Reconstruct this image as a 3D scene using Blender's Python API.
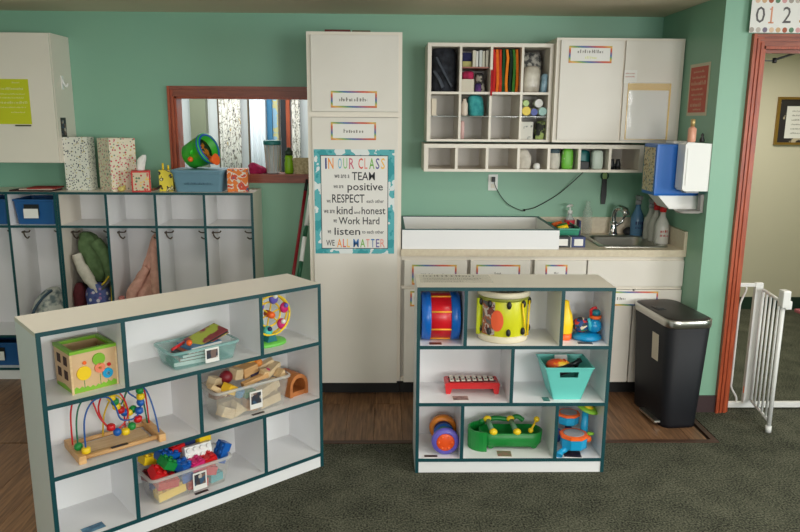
import bpy, bmesh, math, random
from mathutils import Vector, Matrix
random.seed(7)
PI = math.pi
for o in list(bpy.data.objects): bpy.data.objects.remove(o)
SC = bpy.context.scene
COL = SC.collection

# ------------------------------------------------------------------ camera
cam = bpy.data.cameras.new('camera'); cam.sensor_width = 36; cam.lens = 710.53*36/800; cam.clip_start = .05
co = bpy.data.objects.new('camera', cam); COL.objects.link(co); SC.camera = co
PITCH, ROLL, YAW, CH = .2041, .0069, -.022, 1.6461
_R = Matrix.Rotation(YAW, 3, 'Z')
_f = _R @ Vector((0, math.cos(PITCH), -math.sin(PITCH))); _r = _R @ Vector((1, 0, 0)); _u = _R @ Vector((0, math.sin(PITCH), math.cos(PITCH)))
_r2 = _r*math.cos(ROLL)+_u*math.sin(ROLL); _u2 = -_r*math.sin(ROLL)+_u*math.cos(ROLL)
m4 = Matrix.Identity(4)
for i in range(3):
    m4[i][0], m4[i][1], m4[i][2] = _r2[i], _u2[i], -_f[i]
m4[2][3] = CH
co.matrix_world = m4

# ------------------------------------------------------------------ world, lights, exposure
W = bpy.data.worlds.new('world'); SC.world = W; W.use_nodes = True
W.node_tree.nodes['Background'].inputs[0].default_value = (.62, .74, .9, 1)
W.node_tree.nodes['Background'].inputs[1].default_value = .6
def area(name, loc, rot, sx, sy, power, col=(1, 1, 1)):
    l = bpy.data.lights.new(name, 'AREA'); l.shape = 'RECTANGLE'; l.size = sx; l.size_y = sy; l.energy = power; l.color = col
    o = bpy.data.objects.new(name, l); COL.objects.link(o); o.location = loc; o.rotation_euler = rot
    return o
# daylight entering through the windows behind the camera and in the right wall
for wx, pw_ in ((-1.9, 12), (.3, 34), (2.5, 96)):
    area('window_daylight', (wx, -2.95, 1.45), (PI/2, 0, 0), 1.5, 1.2, pw_, (1, .985, .955))
area('side_window_daylight', (4.36, .5, 1.45), (PI/2, 0, PI/2), 2.0, 1.2, 88, (.97, .985, 1))
# recessed ceiling panels of the room (their fixtures are built with the ceiling)
PANELS = [(-1.5, .6), (1.5, .6), (-1.5, 2.75), (1.5, 2.2)]
for (lx, ly), pw_ in zip(PANELS, (5, 9, 7, 11)):
    area('ceiling_panel_light', (lx, ly, 2.262), (0, 0, 0), 1.1, .5, pw_, (1, .95, .88))
# the lamps of the rooms beyond the pass-through and beyond the door
area('back_room_lamp', (-1.1, 5.45, 2.2), (0, 0, 0), 1.6, .5, 20, (.95, .98, 1))
area('hall_lamp', (3.0, 4.9, 2.22), (0, 0, 0), .9, .9, 26, (1, .95, .85))
SC.view_settings.view_transform = 'Standard'; SC.view_settings.look = 'None'
SC.view_settings.exposure = 0.12; SC.view_settings.gamma = 1; SC.view_settings.use_curve_mapping = False

# ------------------------------------------------------------------ materials
def lin(c):
    r = []
    for v in c[:3]:
        v = v/255
        r.append(v/12.92 if v <= .04045 else ((v+.055)/1.055)**2.4)
    return (*r, 1)
MC = {}
def mat(name, c=(200, 200, 200), rough=.5, metal=0, noise=None, bump=None, alpha=1, trans=0, emit=None, spec=.5, coat=0):
    if name in MC: return MC[name]
    m = bpy.data.materials.new(name); m.use_nodes = True; MC[name] = m
    nt = m.node_tree; b = nt.nodes['Principled BSDF']
    b.inputs['Base Color'].default_value = lin(c); b.inputs['Roughness'].default_value = rough
    b.inputs['Metallic'].default_value = metal; b.inputs['Alpha'].default_value = alpha
    b.inputs['Transmission Weight'].default_value = trans; b.inputs['Specular IOR Level'].default_value = spec
    b.inputs['Coat Weight'].default_value = coat
    tc = nt.nodes.new('ShaderNodeTexCoord')
    if noise:
        sc, c2 = noise[0], noise[1]
        n = nt.nodes.new('ShaderNodeTexNoise'); n.inputs['Scale'].default_value = sc; n.inputs['Detail'].default_value = 5
        nt.links.new(tc.outputs['Object'], n.inputs['Vector'])
        cr = nt.nodes.new('ShaderNodeValToRGB')
        lo, hi = noise[2] if len(noise) > 2 else (.35, .65)
        cr.color_ramp.elements[0].position = lo; cr.color_ramp.elements[1].position = hi
        cr.color_ramp.elements[0].color = lin(c); cr.color_ramp.elements[1].color = lin(c2)
        nt.links.new(n.outputs['Fac'], cr.inputs[0]); nt.links.new(cr.outputs[0], b.inputs['Base Color'])
    if bump:
        n = nt.nodes.new('ShaderNodeTexNoise'); n.inputs['Scale'].default_value = bump[0]; n.inputs['Detail'].default_value = 4
        nt.links.new(tc.outputs['Object'], n.inputs['Vector'])
        bp = nt.nodes.new('ShaderNodeBump'); bp.inputs['Strength'].default_value = bump[1]; bp.inputs['Distance'].default_value = bump[2] if len(bump) > 2 else .002
        nt.links.new(n.outputs['Fac'], bp.inputs['Height']); nt.links.new(bp.outputs[0], b.inputs['Normal'])
    if emit:
        b.inputs['Emission Color'].default_value = lin(c); b.inputs['Emission Strength'].default_value = emit
    return m
def ramp_mat(name, stops, mode='voronoi', scale=40, rough=.6, vec=None, const=True, stretch=(1, 1, 1)):
    """colour print: ramp over voronoi cell colour, noise or a coordinate"""
    if name in MC: return MC[name]
    m = bpy.data.materials.new(name); m.use_nodes = True; MC[name] = m
    nt = m.node_tree; b = nt.nodes['Principled BSDF']; b.inputs['Roughness'].default_value = rough
    tc = nt.nodes.new('ShaderNodeTexCoord'); mp = nt.nodes.new('ShaderNodeMapping'); mp.inputs['Scale'].default_value = stretch
    nt.links.new(tc.outputs['Generated' if mode == 'coord' else 'Object'], mp.inputs[0])
    cr = nt.nodes.new('ShaderNodeValToRGB')
    if const: cr.color_ramp.interpolation = 'CONSTANT'
    els = cr.color_ramp.elements
    while len(els) < len(stops): els.new(.5)
    for e, (p, c) in zip(els, stops): e.position = p; e.color = lin(c)
    if mode == 'voronoi':
        n = nt.nodes.new('ShaderNodeTexVoronoi'); n.inputs['Scale'].default_value = scale
        nt.links.new(mp.outputs[0], n.inputs['Vector'])
        s = nt.nodes.new('ShaderNodeSeparateColor'); nt.links.new(n.outputs['Color'], s.inputs[0]); nt.links.new(s.outputs[0], cr.inputs[0])
    elif mode == 'noise':
        n = nt.nodes.new('ShaderNodeTexNoise'); n.inputs['Scale'].default_value = scale; n.inputs['Detail'].default_value = 3
        nt.links.new(mp.outputs[0], n.inputs['Vector']); nt.links.new(n.outputs['Fac'], cr.inputs[0])
    else:
        s = nt.nodes.new('ShaderNodeSeparateXYZ'); nt.links.new(mp.outputs[0], s.inputs[0])
        a = nt.nodes.new('ShaderNodeMath'); a.operation = 'ADD'; nt.links.new(s.outputs[0], a.inputs[0]); nt.links.new(s.outputs[2], a.inputs[1])
        fr = nt.nodes.new('ShaderNodeMath'); fr.operation = 'FRACT'; nt.links.new(a.outputs[0], fr.inputs[0]); nt.links.new(fr.outputs[0], cr.inputs[0])
    nt.links.new(cr.outputs[0], b.inputs['Base Color'])
    return m
def dots_mat(name, base, cols, scale=60, size=.3, rough=.6):
    """printed dots of several colours on a plain ground"""
    if name in MC: return MC[name]
    m = bpy.data.materials.new(name); m.use_nodes = True; MC[name] = m
    nt = m.node_tree; b = nt.nodes['Principled BSDF']; b.inputs['Roughness'].default_value = rough
    tc = nt.nodes.new('ShaderNodeTexCoord'); v = nt.nodes.new('ShaderNodeTexVoronoi'); v.inputs['Scale'].default_value = scale
    nt.links.new(tc.outputs['Object'], v.inputs['Vector'])
    lt = nt.nodes.new('ShaderNodeMath'); lt.operation = 'LESS_THAN'; lt.inputs[1].default_value = size; nt.links.new(v.outputs['Distance'], lt.inputs[0])
    s = nt.nodes.new('ShaderNodeSeparateColor'); nt.links.new(v.outputs['Color'], s.inputs[0])
    cr = nt.nodes.new('ShaderNodeValToRGB'); cr.color_ramp.interpolation = 'CONSTANT'
    els = cr.color_ramp.elements
    while len(els) < len(cols): els.new(.5)
    for i, (e, c) in enumerate(zip(els, cols)): e.position = i/len(cols); e.color = lin(c)
    nt.links.new(s.outputs[0], cr.inputs[0])
    mx = nt.nodes.new('ShaderNodeMix'); mx.data_type = 'RGBA'; mx.inputs[6].default_value = lin(base)
    nt.links.new(lt.outputs[0], mx.inputs[0]); nt.links.new(cr.outputs[0], mx.inputs[7]); nt.links.new(mx.outputs[2], b.inputs['Base Color'])
    return m
def wood_mat(name, c1, c2, axis=1, scale=6, rough=.45, stretch=12, rand=.25):
    if name in MC: return MC[name]
    m = bpy.data.materials.new(name); m.use_nodes = True; MC[name] = m
    nt = m.node_tree; b = nt.nodes['Principled BSDF']; b.inputs['Roughness'].default_value = rough
    tc = nt.nodes.new('ShaderNodeTexCoord'); mp = nt.nodes.new('ShaderNodeMapping')
    s = [stretch]*3; s[axis] = 1; mp.inputs['Scale'].default_value = s
    oi = nt.nodes.new('ShaderNodeObjectInfo')
    nt.links.new(tc.outputs['Object'], mp.inputs[0]); 
    ad = nt.nodes.new('ShaderNodeVectorMath'); ad.operation = 'ADD'; nt.links.new(mp.outputs[0], ad.inputs[0])
    sm = nt.nodes.new('ShaderNodeMath'); sm.operation = 'MULTIPLY'; sm.inputs[1].default_value = 37; nt.links.new(oi.outputs['Random'], sm.inputs[0]); nt.links.new(sm.outputs[0], ad.inputs[1])
    n = nt.nodes.new('ShaderNodeTexNoise'); n.inputs['Scale'].default_value = scale; n.inputs['Detail'].default_value = 6; n.inputs['Distortion'].default_value = .6
    nt.links.new(ad.outputs[0], n.inputs['Vector'])
    cr = nt.nodes.new('ShaderNodeValToRGB'); cr.color_ramp.elements[0].position = .3; cr.color_ramp.elements[1].position = .7
    cr.color_ramp.elements[0].color = lin(c1); cr.color_ramp.elements[1].color = lin(c2)
    nt.links.new(n.outputs['Fac'], cr.inputs[0])
    hs = nt.nodes.new('ShaderNodeHueSaturation')
    mr = nt.nodes.new('ShaderNodeMapRange'); mr.inputs[3].default_value = 1-rand; mr.inputs[4].default_value = 1+rand
    nt.links.new(oi.outputs['Random'], mr.inputs[0]); nt.links.new(mr.outputs[0], hs.inputs['Value']); nt.links.new(cr.outputs[0], hs.inputs['Color'])
    nt.links.new(hs.outputs[0], b.inputs['Base Color'])
    bp = nt.nodes.new('ShaderNodeBump'); bp.inputs['Strength'].default_value = .15; bp.inputs['Distance'].default_value = .001
    nt.links.new(n.outputs['Fac'], bp.inputs['Height']); nt.links.new(bp.outputs[0], b.inputs['Normal'])
    return m

WALL = mat('sea_green_wall_paint', (130, 177, 154), .42, noise=(.9, (135, 179, 153)), bump=(140, .12, .001))
CEIL = mat('ceiling_paint', (222, 210, 186), .8, bump=(60, .25, .002))
CREAM = mat('cream_laminate', (230, 222, 209), .35, noise=(1.5, (226, 218, 204)))
PAINT = mat('white_cabinet_paint', (226, 221, 212), .4, noise=(2.2, (220, 214, 204)))
SHW = mat('white_melamine', (234, 234, 235), .38)
TEAL = mat('dark_teal_edging', (6, 66, 72), .4)
WHITE = mat('white_plastic', (235, 235, 232), .4)
BLACK = mat('black_plastic', (24, 25, 28), .45)
PAPER = mat('white_paper', (232, 230, 225), .6)
INK = mat('dark_ink', (52, 52, 56), .6)
STEEL = mat('brushed_steel', (190, 188, 182), .28, 1)
CHROME = mat('chrome', (210, 210, 212), .08, 1)
DKWOOD = wood_mat('red_brown_wood_trim', (120, 56, 38), (158, 82, 56), 0, 8, .35, 10, .05)
DKWOODV = wood_mat('red_brown_wood_trim_upright', (140, 58, 34), (186, 88, 52), 2, 8, .35, 10, .05)
RED = mat('red_plastic', (204, 22, 28), .35); BLUE = mat('blue_plastic', (16, 92, 178), .35); GREEN = mat('green_plastic', (22, 140, 60), .4)
YEL = mat('yellow_plastic', (244, 206, 28), .4); ORG = mat('orange_plastic', (244, 104, 36), .4); LBLUE = mat('sky_blue_plastic', (24, 156, 206), .35)
PURP = mat('purple_plastic', (102, 92, 190), .4); PINK = mat('magenta_plastic', (206, 36, 110), .4); NAVY = mat('navy_plastic', (22, 40, 96), .4)
LIME = mat('lime_plastic', (140, 200, 60), .4); TEALP = mat('turquoise_plastic', (84, 200, 186), .4); GREY = mat('grey_plastic', (150, 150, 154), .5)
LWOOD = wood_mat('light_beech_wood', (198, 150, 96), (222, 178, 122), 0, 9, .5, 8, .08)
PWOOD = wood_mat('pale_pine_wood', (206, 172, 124), (228, 200, 156), 0, 9, .55, 8, .1)
BEIGE = mat('beige_laminate', (214, 202, 178), .35, noise=(60, (206, 192, 168)))
RAINBOW = ramp_mat('rainbow_print', [(0, (206, 92, 66)), (.18, (228, 176, 84)), (.36, (120, 166, 84)), (.54, (74, 112, 168)), (.72, (134, 96, 140)), (.9, (206, 92, 66))], 'coord', const=False, stretch=(1.0, 1, 1.3))
PHOTO = ramp_mat('small_photo_print', [(0, (40, 48, 62)), (.25, (120, 96, 88)), (.45, (52, 84, 110)), (.62, (190, 180, 168)), (.8, (60, 52, 56))], 'voronoi', 55)

# ------------------------------------------------------------------ mesh building
class MB:
    def __init__(s): s.v = []; s.f = []; s.T = Matrix.Identity(4); s.sm = []
    def add(s, vs, fs, smooth=False):
        k = len(s.v); s.v += [s.T @ Vector(v) for v in vs]
        s.f += [[i+k for i in f] for f in fs]; s.sm += [smooth]*len(fs); return s
    def box(s, x0, x1, y0, y1, z0, z1, rot=None, bev=0):
        if bev:
            b = min(bev, (x1-x0)*.45, (y1-y0)*.45, (z1-z0)*.45)
            bm = bmesh.new(); bmesh.ops.create_cube(bm, size=1)
            for v in bm.verts: v.co = Vector(((x0+x1)/2+v.co.x*(x1-x0), (y0+y1)/2+v.co.y*(y1-y0), (z0+z1)/2+v.co.z*(z1-z0)))
            bmesh.ops.bevel(bm, geom=bm.edges[:], offset=b, segments=2, affect='EDGES', profile=.7)
            bm.verts.index_update(); vs = [v.co.copy() for v in bm.verts]; fs = [[v.index for v in f.verts] for f in bm.faces]; bm.free()
        else:
            vs = [Vector((x, y, z)) for x in (x0, x1) for y in (y0, y1) for z in (z0, z1)]
            fs = [[0, 1, 3, 2], [4, 6, 7, 5], [0, 4, 5, 1], [2, 3, 7, 6], [0, 2, 6, 4], [1, 5, 7, 3]]
        if rot:
            c = Vector(((x0+x1)/2, (y0+y1)/2, (z0+z1)/2)); R = rot.to_3x3(); vs = [c+R @ (v-c) for v in vs]
        return s.add(vs, fs)
    def rings(s, rings, cap0=True, cap1=True, smooth=True, close=False):
        n = len(rings[0]); vs = [p for r in rings for p in r]; fs = []
        m = len(rings)
        for i in range(m-1 if not close else m):
            for j in range(n):
                a, b = i*n+j, i*n+(j+1) % n; c, d = ((i+1) % m)*n+(j+1) % n, ((i+1) % m)*n+j
                fs.append([a, b, c, d])
        k = len(fs)
        s.add(vs, fs, smooth)
        base = len(s.v)-len(vs)
        if cap0 and not close: s.f.append([base+j for j in range(n)][::-1]); s.sm.append(False)
        if cap1 and not close: s.f.append([base+(m-1)*n+j for j in range(n)]); s.sm.append(False)
        return s
    def lathe(s, prof, c=(0, 0, 0), n=24, axis='Z', smooth=True, caps=True, phase=0):
        rs = []
        for r, h in prof:
            ring = []
            for j in range(n):
                a = 2*PI*j/n+phase; x, y = r*math.cos(a), r*math.sin(a)
                p = {'Z': (x, y, h), 'Y': (x, h, -y), 'X': (h, x, y)}[axis]
                ring.append(Vector(p)+Vector(c))
            rs.append(ring)
        return s.rings(rs, caps, caps, smooth)
    def cyl(s, p0, p1, r, n=12, r1=None, smooth=True):
        return s.tube([p0, p1], [r, r if r1 is None else r1], n, smooth)
    def tube(s, pts, r, n=8, smooth=True, squash=1):
        pts = [Vector(p) for p in pts]; rr = r if isinstance(r, (list, tuple)) else [r]*len(pts)
        t0 = (pts[1]-pts[0]).normalized(); up = Vector((0, 0, 1)) if abs(t0.z) < .9 else Vector((1, 0, 0))
        nx = t0.cross(up).normalized(); rs = []
        for i, p in enumerate(pts):
            t = (pts[min(i+1, len(pts)-1)]-pts[max(i-1, 0)]).normalized()
            nx = (nx-t*nx.dot(t)).normalized(); ny = t.cross(nx)
            rs.append([p+nx*rr[i]*math.cos(2*PI*j/n)+ny*rr[i]*squash*math.sin(2*PI*j/n) for j in range(n)])
        return s.rings(rs, smooth=smooth)
    def ball(s, c, r, n=12, m=8, sq=(1, 1, 1)):
        rs = []
        for i in range(m+1):
            a = -PI/2+PI*i/m; a = max(min(a, PI/2-.02), -PI/2+.02)
            rs.append([Vector((c[0]+r*sq[0]*math.cos(a)*math.cos(2*PI*j/n), c[1]+r*sq[1]*math.cos(a)*math.sin(2*PI*j/n), c[2]+r*sq[2]*math.sin(a))) for j in range(n)])
        return s.rings(rs)
    def prism(s, poly, a, b, plane='XZ', smooth=False):
        """extrude a 2-D outline between a and b along the remaining axis"""
        def P(u, v, w): return {'XZ': (u, w, v), 'XY': (u, v, w), 'YZ': (w, u, v)}[plane]
        n = len(poly)
        return s.rings([[Vector(P(u, v, a)) for u, v in poly], [Vector(P(u, v, b)) for u, v in poly]], smooth=smooth)
    def loft(s, secs, n=28, amp=.1, freq=5, ph=0):
        """soft folded body: sections (x, y, z, rx, ry), resampled and wrinkled"""
        def cr(p0, p1, p2, p3, t): return .5*(2*p1+(p2-p0)*t+(2*p0-5*p1+4*p2-p3)*t*t+(3*p1-p0-3*p2+p3)*t**3)
        S = []; K = 5; m = len(secs); n = max(n, 36)
        for i in range(m-1):
            q = [secs[max(i-1, 0)], secs[i], secs[i+1], secs[min(i+2, m-1)]]
            for j in range(K): S.append([cr(q[0][k], q[1][k], q[2][k], q[3][k], j/K) for k in range(5)])
        S.append(list(secs[-1])); rs = []
        for i, (x, y, z, rx, ry) in enumerate(S):
            ring = []; w = 1.2*math.sin(i*.5+ph)
            for j in range(n):
                a = 2*PI*j/n
                k = 1+amp*math.sin(freq*a+ph+w)+amp*.55*math.sin((freq+4)*a-w*1.6+i*.35)+amp*.35*math.sin(2*a+i*.9)
                ring.append(Vector((x+max(rx, .002)*k*math.cos(a), y+max(ry, .002)*k*math.sin(a), z)))
            rs.append(ring)
        return s.rings(rs)
    def build(s, name, m, parent=None, loc=None, rot=None):
        me = bpy.data.meshes.new(name); me.from_pydata([tuple(v) for v in s.v], [], s.f); me.update()
        for p, sm in zip(me.polygons, s.sm): p.use_smooth = sm
        bm = bmesh.new(); bm.from_mesh(me); bmesh.ops.recalc_face_normals(bm, faces=bm.faces[:]); bm.to_mesh(me); bm.free()
        if m: me.materials.append(m)
        o = bpy.data.objects.new(name, me); COL.objects.link(o)
        if loc is not None: o.location = loc
        if rot is not None: o.rotation_euler = rot
        if parent: o.parent = parent
        return o
def B(x0, x1, y0, y1, z0, z1, rot=None, bev=0): return MB().box(x0, x1, y0, y1, z0, z1, rot, bev)
def rr(w, d, r, z, cx=0, cy=0, n=4):
    """rounded rectangle ring in XY"""
    pts = []
    for qx, qy, a0 in ((1, 1, 0), (-1, 1, PI/2), (-1, -1, PI), (1, -1, 3*PI/2)):
        for i in range(n+1):
            a = a0+PI/2*i/n
            pts.append(Vector((cx+qx*(w/2-r)+r*math.cos(a), cy+qy*(d/2-r)+r*math.sin(a), z)))
    return pts
def open_bin(w, d, h, tw=.02, td=.02, th=.004, r=.02, rim=.006):
    """open tapered box: w,d at the rim; narrower by tw,td at the base"""
    m = MB()
    m.rings([rr(w-tw, d-td, r, 0), rr(w-.002, d-.002, r, h-.012), rr(w+rim*2, d+rim*2, r+rim, h-.010), rr(w+rim*2, d+rim*2, r+rim, h),
             rr(w-2*th, d-2*th, max(r-th, .002), h), rr(w-tw-2*th, d-td-2*th, max(r-th, .002), th)], True, True, smooth=False)
    return m
def spline(pts, k=6):
    P = [Vector(p) for p in pts]; out = []
    for i in range(len(P)-1):
        p0, p1, p2, p3 = P[max(i-1, 0)], P[i], P[i+1], P[min(i+2, len(P)-1)]
        for j in range(k):
            t = j/k
            out.append(.5*((2*p1)+(p2-p0)*t+(2*p0-5*p1+4*p2-p3)*t*t+(3*p1-p0-3*p2+p3)*t**3))
    out.append(P[-1]); return out
def tag(o, label, cat, group=None):
    o['label'] = label; o['category'] = cat
    if group: o['group'] = group
    return o
def thing(name, label, cat, loc=(0, 0, 0), rotz=0, group=None):
    o = bpy.data.objects.new(name, None); COL.objects.link(o); o.empty_display_size = .05
    o.location = loc; o.rotation_euler = (0, 0, rotz); return tag(o, label, cat, group)
def one(mb, name, label, cat, m, loc=(0, 0, 0), rot=(0, 0, 0), group=None):
    return tag(mb.build(name, m, None, loc, rot), label, cat, group)
def struct(mb, name, m, parent=None):
    o = mb.build(name, m, parent)
    if not parent: o['kind'] = 'structure'
    return o
_fonts = {}
def text(s, w, h, m, parent, x, z, y=-.0012, name='lettering', plane='XZ', bold=.009):
    """flat printed word fitted to a box w x h whose lower left corner is (x, z) on the parent's front"""
    cu = bpy.data.curves.new(name, 'FONT'); cu.body = s; cu.resolution_u = 2; cu.offset = bold
    ob = bpy.data.objects.new(name, cu); COL.objects.link(ob)
    dg = bpy.context.evaluated_depsgraph_get(); me = bpy.data.meshes.new_from_object(ob.evaluated_get(dg))
    bpy.data.objects.remove(ob); bpy.data.curves.remove(cu)
    xs = [v.co.x for v in me.vertices]; ys = [v.co.y for v in me.vertices]
    x0, x1, y0, y1 = min(xs), max(xs), min(ys), max(ys)
    for v in me.vertices:
        u = x+(v.co.x-x0)/(x1-x0)*w; q = z+(v.co.y-y0)/(y1-y0)*h
        v.co = (u, y, q) if plane == 'XZ' else (y, u, q)
    me.name = name; me.materials.append(m)
    o = bpy.data.objects.new(name, me); COL.objects.link(o); o.parent = parent; return o
def scribble(parent, x, z, w, h, m, y=-.0012, gap=.35, name='lettering'):
    """a line of print too small to read: uneven upright strokes"""
    mb = MB(); u = x
    while u < x+w:
        sw = h*random.uniform(.18, .4); hh = h*random.choice((.6, .75, 1))
        mb.box(u, min(u+sw, x+w), y, y+.0006, z, z+hh)
        if random.random() < .5: mb.box(u, min(u+h*.5, x+w), y, y+.0006, z+hh*.45, z+hh*.62)
        u += sw+h*gap*random.uniform(.5, 1.5)
    return mb.build(name, m, parent)
def border(parent, w, h, t, m, y=-.001, name='border'):
    mb = MB(); mb.box(0, w, y, y+.0006, 0, t).box(0, w, y, y+.0006, h-t, h).box(0, t, y, y+.0006, t, h-t).box(w-t, w, y, y+.0006, t, h-t)
    return mb.build(name, m, parent)
def copy_tree(o, parent=None):
    c = o.copy(); COL.objects.link(c); c.parent = parent
    for ch in list(o.children): copy_tree(ch, c)
    return c

# ================================================================== the room
WY, ZC, XR, CY = 4.66, 2.285, 1.754, 3.82       # back wall, ceiling, alcove side wall, door wall
XL, YB, XE = -3.45, -3.0, 4.4
wx0, wx1, wz0, wz1 = -1.338, -.465, 1.285, 1.776  # pass-through opening
mb = MB()
mb.box(XL-.12, wx0, WY, WY+.12, 0, ZC).box(wx1, XR+.12, WY, WY+.12, 0, ZC).box(wx0, wx1, WY, WY+.12, 0, wz0).box(wx0, wx1, WY, WY+.12, wz1, ZC)
struct(mb, 'wall_back', WALL)
struct(B(XR, XR+.11, CY+.12, WY, 0, ZC), 'wall_alcove', WALL)
dx0, dx1, dz = 1.967, 2.78, 2.03
mb = MB().box(XR, dx0, CY, CY+.12, 0, ZC).box(dx1, XE, CY, CY+.12, 0, ZC).box(dx0, dx1, CY, CY+.12, dz, ZC)
struct(mb, 'wall_door', WALL)
def holed(x0, x1, z0, z1, holes, y0, y1, axis='X'):
    mb = MB(); u = x0
    def bx(a, b, c, d):
        mb.box(a, b, y0, y1, c, d) if axis == 'X' else mb.box(y0, y1, a, b, c, d)
    for a, b, c, d in holes:
        bx(u, a, z0, z1); bx(a, b, z0, c); bx(a, b, d, z1); u = b
    bx(u, x1, z0, z1); return mb
FW = [(wx-.8, wx+.8, .8, 2.1) for wx in (-1.9, .3, 2.5)]
struct(holed(XL-.12, XE+.12, 0, ZC, FW, YB-.12, YB), 'wall_front', WALL)
struct(B(XL-.12, XL, YB, WY, 0, ZC), 'wall_left', WALL)
struct(holed(YB, CY+.12, 0, ZC, [(-.6, 1.6, .8, 2.1)], XE, XE+.12, 'Y'), 'wall_right', WALL)
struct(B(XL-.12, XE+.12, YB-.12, WY+.12, ZC, ZC+.1), 'ceiling', CEIL)
for i, (lx, ly) in enumerate(PANELS):
    u = thing('ceiling_light', 'recessed ceiling light panel %s' % ('left of the camera', 'right of the camera', 'above the slanted toy shelf', 'above the square toy shelf')[i], 'light', (lx, ly, ZC-.02))
    MB().box(-.6, .6, -.3, -.26, 0, .0195).box(-.6, .6, .26, .3, 0, .0195).box(-.6, -.56, -.26, .26, 0, .0195).box(.56, .6, -.26, .26, 0, .0195).build('frame', WHITE, u)
    B(-.56, .56, -.26, .26, .012, .019).build('diffuser', mat('lit_diffuser', (255, 248, 236), .6, emit=1.5), u)
for i, (a, b, c, d) in enumerate(FW):
    mb = MB().box(a-.05, b+.05, YB-.02, YB+.015, d, d+.06).box(a-.05, b+.05, YB-.02, YB+.03, c-.05, c).box(a-.05, a, YB-.02, YB+.015, c, d).box(b, b+.05, YB-.02, YB+.015, c, d).box(a, b, YB-.08, YB-.05, (c+d)/2-.02, (c+d)/2+.02)
    struct(mb, 'window_%d' % (i+2), WHITE)
# floor: slab, carpet, planks
FX = -1.12                                        # carpet / plank boundary left of the slanted shelf
struct(B(XL-.12, XE+.12, YB-.12, 6.4, -.12, -.012), 'floor', mat('dark_subfloor', (38, 30, 26), .8))
def carpet_mat():
    m = bpy.data.materials.new('olive_grey_carpet'); m.use_nodes = True; nt = m.node_tree; b = nt.nodes['Principled BSDF']; b.inputs['Roughness'].default_value = .95; b.inputs['Specular IOR Level'].default_value = .1
    tc = nt.nodes.new('ShaderNodeTexCoord')
    n = nt.nodes.new('ShaderNodeTexNoise'); n.inputs['Scale'].default_value = 120; n.inputs['Detail'].default_value = 4; nt.links.new(tc.outputs['Object'], n.inputs['Vector'])
    n2 = nt.nodes.new('ShaderNodeTexNoise'); n2.inputs['Scale'].default_value = 7; n2.inputs['Detail'].default_value = 3; nt.links.new(tc.outputs['Object'], n2.inputs['Vector'])
    mx = nt.nodes.new('ShaderNodeMath'); mx.operation = 'MULTIPLY_ADD'; mx.inputs[1].default_value = .25; nt.links.new(n2.outputs['Fac'], mx.inputs[0]); nt.links.new(n.outputs['Fac'], mx.inputs[2])
    cr = nt.nodes.new('ShaderNodeValToRGB'); cr.color_ramp.elements[0].position = .46; cr.color_ramp.elements[1].position = .80
    cr.color_ramp.elements[0].color = lin((31, 34, 29)); cr.color_ramp.elements[1].color = lin((108, 109, 93)); nt.links.new(mx.outputs[0], cr.inputs[0]); nt.links.new(cr.outputs[0], b.inputs['Base Color'])
    bp = nt.nodes.new('ShaderNodeBump'); bp.inputs['Strength'].default_value = .9; bp.inputs['Distance'].default_value = .006; nt.links.new(n.outputs['Fac'], bp.inputs['Height']); nt.links.new(bp.outputs[0], b.inputs['Normal'])
    return m
CARPET = carpet_mat()
mb = MB().box(FX, XE+.12, YB, 3.435, -.012, 0).box(1.76, XE+.12, 3.435, 6.2, -.012, 0)
o = struct(mb, 'floor_carpet', CARPET)
PLANK = wood_mat('brown_vinyl_plank', (92, 64, 44), (148, 110, 78), 1, 5, .42, 14, .2)
plank_floor = struct(B(XL, 1.72, 3.44, WY, -.012, -.008), 'floor_planks', mat('plank_joint_dark', (26, 20, 16), .8))
pw = .152
def planks(x0, x1, y0, y1):
    x = x0; k = 0
    while x < x1-.01:
        xe = min(x+pw, x1); y = y0; first = True
        L = random.choice((.5, .8, 1.1))
        while y < y1-.01:
            ye = min(y+(L if first else 1.22), y1); first = False
            if y1-ye < .08: ye = y1
            B(x+.001, xe-.001, y+.001, ye-.001, -.008, 0).build('plank', PLANK, plank_floor); y = ye
        x = xe
planks(-3.40, FX-.004, .9, 3.43); planks(-3.40, 1.705, 3.44, WY-.002)
TRIMSTRIP = mat('brown_transition_strip', (70, 46, 34), .5)
mb = MB().box(FX, 1.75, 3.415, 3.445, -.012, .005).box(1.72, 1.75, 3.445, 3.815, -.012, .005)
struct(mb, 'trim_1', TRIMSTRIP)
BASEB = mat('dark_plum_baseboard', (62, 44, 46), .5)
struct(B(XR-.004, 1.905, CY-.012, CY-.0005, 0, .1), 'baseboard_door_wall', BASEB)
struct(B(XL, -.44, WY-.012, WY-.0005, 0, .1), 'baseboard_back', BASEB)

# door frame (moulded casing and jamb) in the door wall
door = struct(MB().box(dx0-.005, dx0+.014, CY-.01, CY+.13, 0, dz).box(dx1-.014, dx1+.005, CY-.01, CY+.13, 0, dz).box(dx0, dx1, CY-.01, CY+.13, dz-.014, dz+.004), 'door_1', DKWOODV)
def casing(x0, x1, z0, z1, side):
    mb = MB(); w = abs(x1-x0)
    return mb
for nm, (a, b) in (('casing_upright', (1.905, dx0)), ('casing_upright', (dx1+.062, dx1))):
    s = 1 if b > a else -1
    mb = MB().box(min(a, b), max(a, b), CY-.014, CY-.001, 0, dz+.06).box(min(a, a+s*.016), max(a, a+s*.016), CY-.027, CY-.014, 0, dz+.06).box(min(a+s*.024, a+s*.036), max(a+s*.024, a+s*.036), CY-.023, CY-.014, 0, dz+.036).box(min(a+s*.046, a+s*.062), max(a+s*.046, a+s*.062), CY-.02, CY-.014, 0, dz+.016)
    mb.build(nm, DKWOODV, door)
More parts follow.
